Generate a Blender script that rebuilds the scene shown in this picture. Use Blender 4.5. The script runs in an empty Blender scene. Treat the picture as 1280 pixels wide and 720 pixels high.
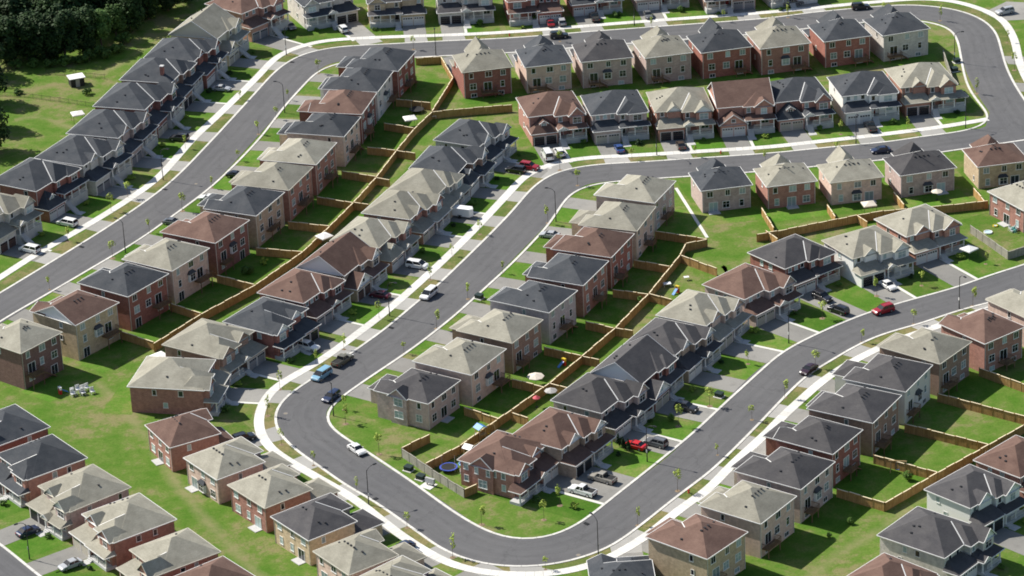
import bpy, math, random
from mathutils import Vector, Matrix
R = math.radians
random.seed(7)
scene = bpy.context.scene
COL = scene.collection
CAM = {
 'loc': [0, -643.352, 300.0],
 'r': [0.99889, -0.019908, -0.042693],
 'u': [0.047106, 0.422149, 0.905302],
 'b': [-0.0, -0.906308, 0.422618],
 'lens': 118.125,
}
LINES = {
 'kerb_outer_left': [(-117.92, -3.97), (-116.83, -2.29), (-115.74, -0.62), (-114.65, 1.06), (-113.56, 2.74), (-112.47, 4.41), (-111.38, 6.09), (-110.29, 7.77), (-109.2, 9.45), (-108.12, 11.14), (-107.04, 12.82), (-105.97, 14.51), (-104.9, 16.2), (-103.83, 17.89), (-102.76, 19.58), (-101.7, 21.27), (-100.64, 22.97), (-99.58, 24.67), (-98.53, 26.37), (-97.48, 28.07), (-96.42, 29.77), (-95.37, 31.47), (-94.31, 33.17), (-93.26, 34.88), (-92.22, 36.58), (-91.18, 38.29), (-90.15, 40.01), (-89.14, 41.73), (-88.13, 43.46), (-87.14, 45.2), (-86.16, 46.94), (-85.2, 48.7), (-84.24, 50.45), (-83.29, 52.21), (-82.36, 53.98), (-81.44, 55.76), (-80.55, 57.55), (-79.68, 59.35), (-78.83, 61.17), (-78.02, 62.99), (-77.24, 64.83), (-76.49, 66.69), (-75.76, 68.55), (-75.07, 70.43), (-74.4, 72.31), (-73.76, 74.21), (-73.13, 76.1), (-72.51, 78.01), (-71.9, 79.91), (-71.3, 81.82), (-70.7, 83.73), (-70.1, 85.64), (-69.5, 87.55), (-68.9, 89.45), (-68.3, 91.36), (-67.71, 93.27), (-67.12, 95.19), (-66.53, 97.1), (-65.95, 99.01), (-65.36, 100.93), (-64.78, 102.84), (-64.2, 104.75), (-63.63, 106.67), (-63.05, 108.59), (-62.47, 110.5), (-61.9, 112.42), (-61.32, 114.33), (-60.74, 116.25), (-60.16, 118.16), (-59.59, 120.08), (-59.02, 122.0), (-58.46, 123.92), (-57.89, 125.84), (-57.31, 127.75), (-56.7, 129.65), (-56.04, 131.54), (-55.33, 133.41), (-54.55, 135.25), (-53.69, 137.05), (-52.74, 138.8), (-51.68, 140.48), (-50.47, 142.04), (-49.1, 143.44), (-47.55, 144.65), (-45.86, 145.66), (-44.06, 146.47), (-42.18, 147.08), (-40.24, 147.51), (-38.28, 147.76), (-36.29, 147.88), (-34.3, 147.92), (-32.3, 147.94), (-30.3, 147.96), (-28.3, 147.97), (-26.3, 148.0), (-24.3, 148.03), (-22.3, 148.07), (-20.3, 148.11), (-18.3, 148.15), (-16.3, 148.19), (-14.29, 148.2), (-12.29, 148.2), (-10.29, 148.19), (-8.29, 148.16), (-6.29, 148.14), (-4.29, 148.12), (-2.29, 148.13), (-0.29, 148.16), (1.71, 148.21), (3.7, 148.31), (5.7, 148.43), (7.69, 148.58), (9.69, 148.76), (11.68, 148.94), (13.67, 149.14), (15.66, 149.34), (17.65, 149.55), (19.64, 149.74), (21.63, 149.93), (23.63, 150.11), (25.62, 150.27), (27.61, 150.43), (29.61, 150.58), (31.6, 150.72), (33.6, 150.86), (35.6, 151.0), (37.59, 151.15), (39.59, 151.29), (41.58, 151.43), (43.58, 151.57), (45.57, 151.72), (47.57, 151.86), (49.56, 152.01), (51.56, 152.16), (53.55, 152.31), (55.55, 152.46), (57.54, 152.61), (59.54, 152.76), (61.53, 152.93), (63.52, 153.11), (65.51, 153.33), (67.49, 153.6), (69.46, 153.94), (71.42, 154.35), (73.36, 154.8), (75.31, 155.25), (77.26, 155.69), (79.22, 156.08), (81.19, 156.43), (83.17, 156.74), (85.14, 157.04), (87.13, 157.31), (89.11, 157.57), (91.1, 157.81), (93.08, 158.03), (95.07, 158.23), (97.07, 158.38), (99.06, 158.47), (101.06, 158.47), (103.04, 158.33), (104.99, 158.02), (106.91, 157.52), (108.78, 156.86), (110.6, 156.06), (112.35, 155.11), (114.0, 154.02), (115.51, 152.75), (116.88, 151.33), (118.11, 149.78), (119.19, 148.11), (120.11, 146.36), (120.87, 144.52), (121.46, 142.63), (121.91, 140.69), (122.23, 138.72), (122.43, 136.74), (122.53, 134.75), (122.54, 132.75), (122.49, 130.75), (122.39, 128.75), (122.28, 126.76), (122.17, 124.76), (122.06, 122.76), (121.96, 120.76), (121.85, 118.77), (121.75, 116.77), (121.68, 114.77), (121.63, 112.77), (121.61, 110.77), (121.63, 108.77), (121.67, 106.77), (121.72, 104.77), (121.8, 102.77), (121.9, 100.77), (122.02, 98.78), (122.16, 96.78), (122.32, 94.79), (122.5, 92.8), (122.69, 90.8), (122.9, 88.82), (123.12, 86.83), (123.36, 84.84), (123.6, 82.85), (123.85, 80.87), (124.11, 78.89), (124.36, 76.9), (124.63, 74.92), (124.89, 72.94), (125.15, 70.95), (125.42, 68.97), (125.68, 66.99), (125.95, 65.0), (126.21, 63.02), (126.47, 61.04), (126.73, 59.05)],
 'kerb_inner_left': [(-115.98, -18.71), (-115.01, -16.97), (-114.03, -15.22), (-113.05, -13.47), (-112.07, -11.73), (-111.09, -9.99), (-110.09, -8.25), (-109.07, -6.53), (-108.03, -4.82), (-106.96, -3.13), (-105.87, -1.45), (-104.76, 0.22), (-103.64, 1.87), (-102.5, 3.52), (-101.36, 5.16), (-100.22, 6.81), (-99.09, 8.46), (-97.96, 10.11), (-96.84, 11.77), (-95.71, 13.43), (-94.59, 15.08), (-93.47, 16.74), (-92.36, 18.4), (-91.24, 20.07), (-90.13, 21.73), (-89.01, 23.39), (-87.9, 25.05), (-86.79, 26.72), (-85.68, 28.39), (-84.6, 30.07), (-83.53, 31.76), (-82.49, 33.47), (-81.47, 35.19), (-80.47, 36.93), (-79.5, 38.68), (-78.55, 40.44), (-77.61, 42.21), (-76.68, 43.98), (-75.76, 45.76), (-74.85, 47.54), (-73.93, 49.31), (-73.02, 51.09), (-72.1, 52.88), (-71.2, 54.66), (-70.32, 56.46), (-69.46, 58.26), (-68.62, 60.08), (-67.82, 61.92), (-67.05, 63.76), (-66.3, 65.62), (-65.57, 67.48), (-64.86, 69.35), (-64.17, 71.23), (-63.49, 73.11), (-62.82, 75.0), (-62.16, 76.89), (-61.51, 78.78), (-60.87, 80.68), (-60.25, 82.58), (-59.63, 84.48), (-59.03, 86.39), (-58.44, 88.31), (-57.88, 90.23), (-57.33, 92.15), (-56.81, 94.08), (-56.31, 96.02), (-55.82, 97.96), (-55.33, 99.9), (-54.85, 101.85), (-54.36, 103.79), (-53.86, 105.72), (-53.34, 107.66), (-52.8, 109.58), (-52.25, 111.51), (-51.68, 113.43), (-51.09, 115.34), (-50.5, 117.25), (-49.9, 119.16), (-49.29, 121.07), (-48.68, 122.97), (-48.07, 124.88), (-47.42, 126.77), (-46.71, 128.64), (-45.88, 130.44), (-44.88, 132.15), (-43.68, 133.7), (-42.26, 135.06), (-40.65, 136.19), (-38.89, 137.05), (-37.02, 137.63), (-35.08, 137.95), (-33.09, 138.09), (-31.1, 138.15), (-29.1, 138.17), (-27.09, 138.19), (-25.09, 138.22), (-23.09, 138.25), (-21.09, 138.29), (-19.09, 138.33), (-17.09, 138.36), (-15.09, 138.38), (-13.09, 138.39), (-11.08, 138.39), (-9.08, 138.37), (-7.08, 138.35), (-5.08, 138.34), (-3.08, 138.34), (-1.08, 138.36), (0.92, 138.41), (2.92, 138.48), (4.92, 138.59), (6.92, 138.71), (8.91, 138.87), (10.91, 139.04), (12.9, 139.22), (14.89, 139.42), (16.88, 139.62), (18.88, 139.81), (20.87, 140.01), (22.86, 140.19), (24.85, 140.37), (26.85, 140.53), (28.84, 140.69), (30.84, 140.84), (32.84, 140.98), (34.83, 141.13), (36.83, 141.27), (38.82, 141.41), (40.82, 141.55), (42.82, 141.7), (44.81, 141.84), (46.81, 141.98), (48.81, 142.13), (50.8, 142.28), (52.8, 142.43), (54.79, 142.58), (56.79, 142.73), (58.78, 142.88), (60.78, 143.04), (62.77, 143.22), (64.76, 143.42), (66.75, 143.65), (68.73, 143.93), (70.71, 144.26), (72.67, 144.63), (74.63, 145.05), (76.58, 145.48), (78.54, 145.91), (80.5, 146.31), (82.46, 146.67), (84.44, 147.0), (86.42, 147.3), (88.4, 147.58), (90.38, 147.84), (92.37, 148.08), (94.36, 148.28), (96.35, 148.45), (98.35, 148.54), (100.32, 148.49), (102.25, 148.18), (104.1, 147.57), (105.86, 146.69), (107.52, 145.62), (109.05, 144.38), (110.37, 142.93), (111.4, 141.29), (112.14, 139.48), (112.61, 137.57), (112.85, 135.6), (112.94, 133.61), (112.94, 131.61), (112.87, 129.61), (112.77, 127.61), (112.63, 125.61), (112.48, 123.62), (112.32, 121.62), (112.17, 119.63), (112.02, 117.63), (111.87, 115.64), (111.74, 113.64), (111.61, 111.64), (111.49, 109.64), (111.4, 107.65), (111.33, 105.65), (111.31, 103.65), (111.33, 101.65), (111.4, 99.65), (111.53, 97.65), (111.71, 95.66), (111.94, 93.67), (112.21, 91.69), (112.5, 89.71), (112.78, 87.73), (112.99, 85.74), (113.06, 83.76), (112.89, 81.81), (112.4, 79.93), (111.55, 78.19), (110.35, 76.69), (108.86, 75.45), (107.16, 74.48), (105.32, 73.74), (103.41, 73.16), (101.47, 72.69), (99.52, 72.26), (97.55, 71.86), (95.59, 71.47)],
 'kerb_outer_middle': [(95.59, 71.47), (93.66, 70.93), (91.72, 70.42), (89.78, 69.96), (87.81, 69.58), (85.84, 69.26), (83.85, 68.99), (81.86, 68.76), (79.87, 68.54), (77.87, 68.32), (75.88, 68.09), (73.89, 67.84), (71.91, 67.58), (69.92, 67.3), (67.94, 67.02), (65.95, 66.74), (63.96, 66.48), (61.97, 66.25), (59.98, 66.05), (57.98, 65.88), (55.98, 65.74), (53.98, 65.62), (51.98, 65.51), (49.98, 65.41), (47.98, 65.32), (45.97, 65.23), (43.97, 65.13), (41.97, 65.03), (39.97, 64.93), (37.96, 64.83), (35.96, 64.73), (33.96, 64.63), (31.96, 64.54), (29.95, 64.46), (27.95, 64.41), (25.95, 64.36), (23.95, 64.3), (21.95, 64.16), (19.98, 63.9), (18.02, 63.51), (16.12, 62.95), (14.3, 62.19), (12.6, 61.2), (11.06, 59.99), (9.69, 58.57), (8.48, 57.0), (7.41, 55.33), (6.45, 53.57), (5.59, 51.77), (4.8, 49.93), (4.06, 48.07), (3.35, 46.19), (2.65, 44.32), (1.93, 42.44), (1.21, 40.57), (0.46, 38.71), (-0.3, 36.86), (-1.08, 35.01), (-1.86, 33.17), (-2.65, 31.32), (-3.45, 29.49), (-4.26, 27.65), (-5.07, 25.82), (-5.88, 23.99), (-6.7, 22.16), (-7.53, 20.33), (-8.35, 18.5), (-9.18, 16.68), (-10.01, 14.85), (-10.85, 13.03), (-11.68, 11.21), (-12.52, 9.39), (-13.37, 7.57), (-14.21, 5.75), (-15.07, 3.94), (-15.95, 2.14), (-16.86, 0.36), (-17.82, -1.4), (-18.79, -3.15), (-19.77, -4.9), (-20.72, -6.66), (-21.66, -8.43), (-22.6, -10.21), (-23.54, -11.98), (-24.49, -13.75), (-25.45, -15.5), (-26.44, -17.25), (-27.45, -18.97), (-28.5, -20.69), (-29.56, -22.38), (-30.64, -24.07), (-31.74, -25.75), (-32.85, -27.42), (-33.96, -29.09), (-35.08, -30.75), (-36.21, -32.41), (-37.34, -34.06), (-38.48, -35.71), (-39.63, -37.35), (-40.79, -38.99), (-41.95, -40.62), (-43.09, -42.26), (-44.16, -43.95), (-45.11, -45.7), (-45.93, -47.51), (-46.58, -49.39), (-47.03, -51.32), (-47.28, -53.28), (-47.31, -55.27), (-47.15, -57.25), (-46.81, -59.2), (-46.31, -61.13), (-45.66, -63.01), (-44.88, -64.86), (-44.01, -66.66), (-43.06, -68.42), (-42.05, -70.14), (-40.97, -71.83), (-39.87, -73.51), (-38.76, -75.18), (-37.67, -76.85), (-36.58, -78.54), (-35.49, -80.22), (-34.39, -81.89), (-33.25, -83.54), (-32.06, -85.15), (-30.84, -86.74), (-29.6, -88.32), (-28.38, -89.91), (-27.2, -91.52), (-26.05, -93.16), (-24.92, -94.82), (-23.82, -96.49), (-22.72, -98.17), (-21.62, -99.85), (-20.54, -101.53), (-19.45, -103.22), (-18.37, -104.91), (-17.29, -106.6), (-16.18, -108.26), (-14.99, -109.86), (-13.69, -111.37), (-12.29, -112.78), (-10.77, -114.07), (-9.15, -115.21), (-7.42, -116.18), (-5.6, -116.94), (-3.7, -117.51), (-1.75, -117.87), (0.23, -118.04), (2.21, -118.02), (4.18, -117.79), (6.12, -117.36), (8.0, -116.74), (9.83, -115.95), (11.58, -115.0), (13.25, -113.92), (14.81, -112.69), (16.25, -111.33), (17.58, -109.85), (18.84, -108.3), (20.06, -106.7), (21.25, -105.09), (22.42, -103.46), (23.58, -101.83), (24.74, -100.19), (25.9, -98.56), (27.06, -96.93), (28.24, -95.3), (29.42, -93.68), (30.62, -92.08), (31.83, -90.48), (33.03, -88.88), (34.22, -87.26), (35.36, -85.62), (36.46, -83.94), (37.52, -82.24), (38.56, -80.53), (39.57, -78.8), (40.58, -77.07), (41.58, -75.33), (42.57, -73.59), (43.57, -71.85), (44.55, -70.1), (45.53, -68.35), (46.5, -66.6), (47.47, -64.84), (48.43, -63.08), (49.39, -61.32), (50.35, -59.56), (51.32, -57.81), (52.3, -56.06), (53.29, -54.32), (54.3, -52.59), (55.33, -50.87), (56.41, -49.18), (57.54, -47.53), (58.76, -45.95), (60.06, -44.43), (61.4, -42.95), (62.76, -41.47), (64.11, -40.0), (65.47, -38.52), (66.85, -37.07), (68.27, -35.66), (69.73, -34.29), (71.24, -32.98), (72.83, -31.76), (74.48, -30.64), (76.19, -29.62), (77.95, -28.67), (79.74, -27.77), (81.53, -26.87), (83.29, -25.92), (85.02, -24.91), (86.73, -23.87), (88.44, -22.82), (90.16, -21.8), (91.92, -20.84), (93.71, -19.94), (95.52, -19.09), (97.35, -18.27), (99.16, -17.42), (100.95, -16.51), (102.69, -15.54), (104.41, -14.51), (106.11, -13.45), (107.79, -12.36), (109.47, -11.27), (111.15, -10.17), (112.83, -9.07), (114.5, -7.97), (116.18, -6.87), (117.85, -5.76), (119.53, -4.66), (121.2, -3.56)],
 'kerb_inner_middle': [(137.05, 71.63), (135.11, 71.16), (133.16, 70.69), (131.22, 70.22), (129.27, 69.75), (127.33, 69.28), (125.38, 68.81), (123.44, 68.34), (121.49, 67.86), (119.55, 67.39), (117.61, 66.92), (115.66, 66.45), (113.72, 65.98), (111.77, 65.51), (109.83, 65.04), (107.88, 64.57), (105.94, 64.1), (103.99, 63.63), (102.05, 63.16), (100.11, 62.68), (98.17, 62.19), (96.23, 61.69), (94.29, 61.2), (92.34, 60.75), (90.39, 60.34), (88.42, 59.99), (86.44, 59.69), (84.46, 59.42), (82.47, 59.18), (80.49, 58.95), (78.5, 58.72), (76.51, 58.48), (74.53, 58.23), (72.54, 57.97), (70.56, 57.7), (68.58, 57.42), (66.6, 57.16), (64.61, 56.91), (62.62, 56.69), (60.63, 56.49), (58.64, 56.32), (56.64, 56.18), (54.65, 56.05), (52.65, 55.94), (50.65, 55.84), (48.65, 55.74), (46.65, 55.65), (44.66, 55.55), (42.66, 55.45), (40.66, 55.35), (38.66, 55.25), (36.66, 55.15), (34.67, 55.05), (32.67, 54.96), (30.67, 54.86), (28.67, 54.74), (26.68, 54.59), (24.69, 54.39), (22.73, 54.06), (20.82, 53.55), (19.01, 52.81), (17.33, 51.8), (15.87, 50.52), (14.64, 49.0), (13.63, 47.31), (12.81, 45.5), (12.1, 43.64), (11.46, 41.74), (10.86, 39.83), (10.27, 37.92), (9.68, 36.01), (9.06, 34.11), (8.4, 32.22), (7.71, 30.34), (6.98, 28.48), (6.22, 26.63), (5.44, 24.79), (4.65, 22.95), (3.86, 21.12), (3.06, 19.28), (2.25, 17.45), (1.43, 15.63), (0.59, 13.81), (-0.26, 12.0), (-1.13, 10.2), (-2.01, 8.4), (-2.9, 6.61), (-3.8, 4.82), (-4.7, 3.04), (-5.6, 1.25), (-6.5, -0.54), (-7.4, -2.33), (-8.29, -4.11), (-9.19, -5.9), (-10.1, -7.68), (-11.02, -9.46), (-11.96, -11.23), (-12.91, -12.99), (-13.88, -14.74), (-14.86, -16.48), (-15.86, -18.21), (-16.87, -19.94), (-17.9, -21.66), (-18.94, -23.36), (-20.0, -25.06), (-21.08, -26.75), (-22.17, -28.42), (-23.29, -30.08), (-24.42, -31.73), (-25.56, -33.37), (-26.71, -35.01), (-27.86, -36.65), (-29.0, -38.29), (-30.14, -39.94), (-31.26, -41.59), (-32.37, -43.26), (-33.46, -44.93), (-34.51, -46.64), (-35.48, -48.38), (-36.34, -50.17), (-37.01, -52.03), (-37.43, -53.95), (-37.54, -55.9), (-37.32, -57.84), (-36.8, -59.73), (-36.03, -61.55), (-35.08, -63.29), (-34.02, -64.98), (-32.9, -66.63), (-31.75, -68.27), (-30.6, -69.91), (-29.45, -71.55), (-28.32, -73.2), (-27.19, -74.85), (-26.07, -76.51), (-24.96, -78.17), (-23.85, -79.84), (-22.75, -81.51), (-21.65, -83.18), (-20.56, -84.86), (-19.48, -86.54), (-18.42, -88.24), (-17.37, -89.94), (-16.32, -91.64), (-15.27, -93.34), (-14.19, -95.03), (-13.09, -96.7), (-11.96, -98.35), (-10.79, -99.97), (-9.58, -101.56), (-8.31, -103.11), (-6.96, -104.57), (-5.5, -105.91), (-3.9, -107.05), (-2.16, -107.91), (-0.3, -108.41), (1.62, -108.5), (3.53, -108.18), (5.35, -107.5), (7.04, -106.51), (8.6, -105.29), (10.02, -103.91), (11.34, -102.41), (12.57, -100.83), (13.75, -99.22), (14.9, -97.58), (16.03, -95.94), (17.17, -94.29), (18.31, -92.64), (19.45, -91.0), (20.59, -89.36), (21.73, -87.72), (22.87, -86.07), (24.01, -84.43), (25.15, -82.78), (26.28, -81.13), (27.41, -79.48), (28.53, -77.82), (29.65, -76.16), (30.76, -74.5), (31.87, -72.83), (32.96, -71.15), (34.03, -69.46), (35.08, -67.76), (36.11, -66.05), (37.13, -64.33), (38.14, -62.6), (39.15, -60.88), (40.17, -59.15), (41.2, -57.44), (42.23, -55.72), (43.27, -54.01), (44.31, -52.3), (45.34, -50.59), (46.39, -48.88), (47.43, -47.17), (48.47, -45.47), (49.51, -43.76), (50.56, -42.06), (51.64, -40.37), (52.77, -38.73), (53.97, -37.13), (55.26, -35.6), (56.61, -34.14), (58.02, -32.72), (59.48, -31.35), (60.96, -30.01), (62.47, -28.69), (64.0, -27.4), (65.55, -26.14), (67.12, -24.9), (68.71, -23.68), (70.32, -22.5), (71.97, -21.36), (73.64, -20.27), (75.35, -19.23), (77.08, -18.23), (78.83, -17.27), (80.6, -16.34), (82.39, -15.44), (84.18, -14.55), (85.98, -13.67), (87.78, -12.79), (89.56, -11.89), (91.33, -10.96), (93.07, -9.97), (94.77, -8.93), (96.45, -7.84), (98.13, -6.75), (99.81, -5.67), (101.52, -4.63), (103.25, -3.62), (104.99, -2.63), (106.72, -1.63), (108.43, -0.6), (110.13, 0.46), (111.82, 1.54), (113.49, 2.63), (115.15, 3.74), (116.82, 4.85), (118.48, 5.97), (120.14, 7.09), (121.8, 8.2), (123.46, 9.32)],
 'kerb_corner': [(-103.3, -92.62), (-101.99, -94.24), (-100.68, -95.86), (-99.38, -97.49), (-98.1, -99.13), (-96.84, -100.79), (-95.61, -102.47), (-94.41, -104.17), (-93.22, -105.89), (-92.05, -107.61), (-90.88, -109.33), (-89.7, -111.05), (-88.51, -112.76), (-87.32, -114.47), (-86.11, -116.17), (-84.9, -117.86), (-83.68, -119.56), (-82.46, -121.24), (-81.24, -122.93), (-80.02, -124.62), (-78.79, -126.31), (-77.57, -128.0)],
 'walk_left': [(-118.86, 3.21), (-117.84, 4.94), (-116.82, 6.68), (-115.8, 8.41), (-114.78, 10.14), (-113.77, 11.87), (-112.75, 13.6), (-111.73, 15.33), (-110.72, 17.07), (-109.71, 18.81), (-108.71, 20.55), (-107.72, 22.29), (-106.72, 24.04), (-105.71, 25.78), (-104.69, 27.5), (-103.64, 29.22), (-102.57, 30.91), (-101.46, 32.59), (-100.33, 34.25), (-99.18, 35.89), (-98.03, 37.54), (-96.89, 39.19), (-95.77, 40.86), (-94.67, 42.54), (-93.59, 44.23), (-92.51, 45.93), (-91.45, 47.64), (-90.39, 49.35), (-89.35, 51.06), (-88.32, 52.79), (-87.31, 54.52), (-86.32, 56.27), (-85.34, 58.02), (-84.38, 59.79), (-83.44, 61.56), (-82.54, 63.36), (-81.7, 65.18), (-80.9, 67.02), (-80.17, 68.89), (-79.49, 70.78), (-78.86, 72.68), (-78.27, 74.6), (-77.71, 76.53), (-77.17, 78.47), (-76.64, 80.4), (-76.12, 82.34), (-75.59, 84.28), (-75.06, 86.22), (-74.51, 88.15), (-73.93, 90.07), (-73.33, 91.99), (-72.7, 93.9), (-72.04, 95.8), (-71.36, 97.69), (-70.67, 99.57), (-69.98, 101.46), (-69.29, 103.34), (-68.61, 105.23), (-67.94, 107.13), (-67.27, 109.02), (-66.61, 110.92), (-65.96, 112.82), (-65.3, 114.72), (-64.65, 116.62), (-64.0, 118.52), (-63.35, 120.42), (-62.71, 122.32), (-62.06, 124.23), (-61.42, 126.13), (-60.8, 128.04), (-60.18, 129.95), (-59.58, 131.87), (-59.0, 133.79), (-58.43, 135.72), (-57.84, 137.63), (-57.2, 139.53), (-56.47, 141.4), (-55.6, 143.19), (-54.57, 144.88), (-53.36, 146.45), (-51.99, 147.9), (-50.5, 149.21), (-48.89, 150.39), (-47.18, 151.39), (-45.37, 152.17), (-43.48, 152.72), (-41.52, 153.04), (-39.53, 153.2), (-37.52, 153.28), (-35.52, 153.32), (-33.51, 153.33), (-31.5, 153.32), (-29.49, 153.3), (-27.48, 153.25), (-25.48, 153.18), (-23.47, 153.09), (-21.46, 152.99), (-19.46, 152.89), (-17.45, 152.81), (-15.44, 152.74), (-13.43, 152.69), (-11.43, 152.64), (-9.42, 152.6), (-7.41, 152.57), (-5.4, 152.56), (-3.39, 152.58), (-1.38, 152.62), (0.62, 152.69), (2.63, 152.78), (4.63, 152.9), (6.64, 153.04), (8.64, 153.2), (10.64, 153.37), (12.64, 153.56), (14.64, 153.75), (16.64, 153.95), (18.64, 154.15), (20.64, 154.35), (22.64, 154.56), (24.64, 154.75), (26.63, 154.95), (28.63, 155.14), (30.63, 155.32), (32.64, 155.49), (34.64, 155.66), (36.64, 155.82), (38.64, 155.97), (40.65, 156.12), (42.65, 156.26), (44.65, 156.4), (46.66, 156.53), (48.66, 156.67), (50.67, 156.81), (52.67, 156.94), (54.68, 157.08), (56.68, 157.22), (58.68, 157.37), (60.69, 157.52), (62.69, 157.68), (64.69, 157.86), (66.69, 158.04), (68.69, 158.24), (70.69, 158.46), (72.68, 158.7), (74.67, 158.95), (76.66, 159.23), (78.65, 159.52), (80.64, 159.82), (82.62, 160.13), (84.6, 160.45), (86.59, 160.75), (88.58, 161.05), (90.57, 161.32), (92.56, 161.57), (94.55, 161.8), (96.55, 162.0), (98.55, 162.2), (100.55, 162.39), (102.55, 162.56), (104.55, 162.67), (106.54, 162.65), (108.51, 162.43), (110.45, 162.01), (112.32, 161.37), (114.11, 160.52), (115.78, 159.46), (117.32, 158.21), (118.74, 156.81), (120.04, 155.3), (121.25, 153.71), (122.36, 152.04), (123.37, 150.32), (124.27, 148.53), (125.01, 146.68), (125.59, 144.78), (126.0, 142.83), (126.27, 140.84), (126.44, 138.85), (126.54, 136.84), (126.58, 134.84), (126.59, 132.83), (126.55, 130.82), (126.47, 128.81), (126.35, 126.81), (126.2, 124.81), (126.03, 122.81), (125.86, 120.8), (125.71, 118.8), (125.58, 116.8), (125.48, 114.79), (125.42, 112.78), (125.39, 110.78), (125.38, 108.77), (125.41, 106.76), (125.47, 104.75), (125.56, 102.75), (125.68, 100.74), (125.82, 98.74), (125.98, 96.73), (126.15, 94.73), (126.34, 92.73), (126.54, 90.73), (126.75, 88.74), (126.96, 86.74), (127.18, 84.74), (127.4, 82.74), (127.62, 80.75), (127.84, 78.75), (128.06, 76.75), (128.28, 74.76), (128.49, 72.76), (128.71, 70.76)],
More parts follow.
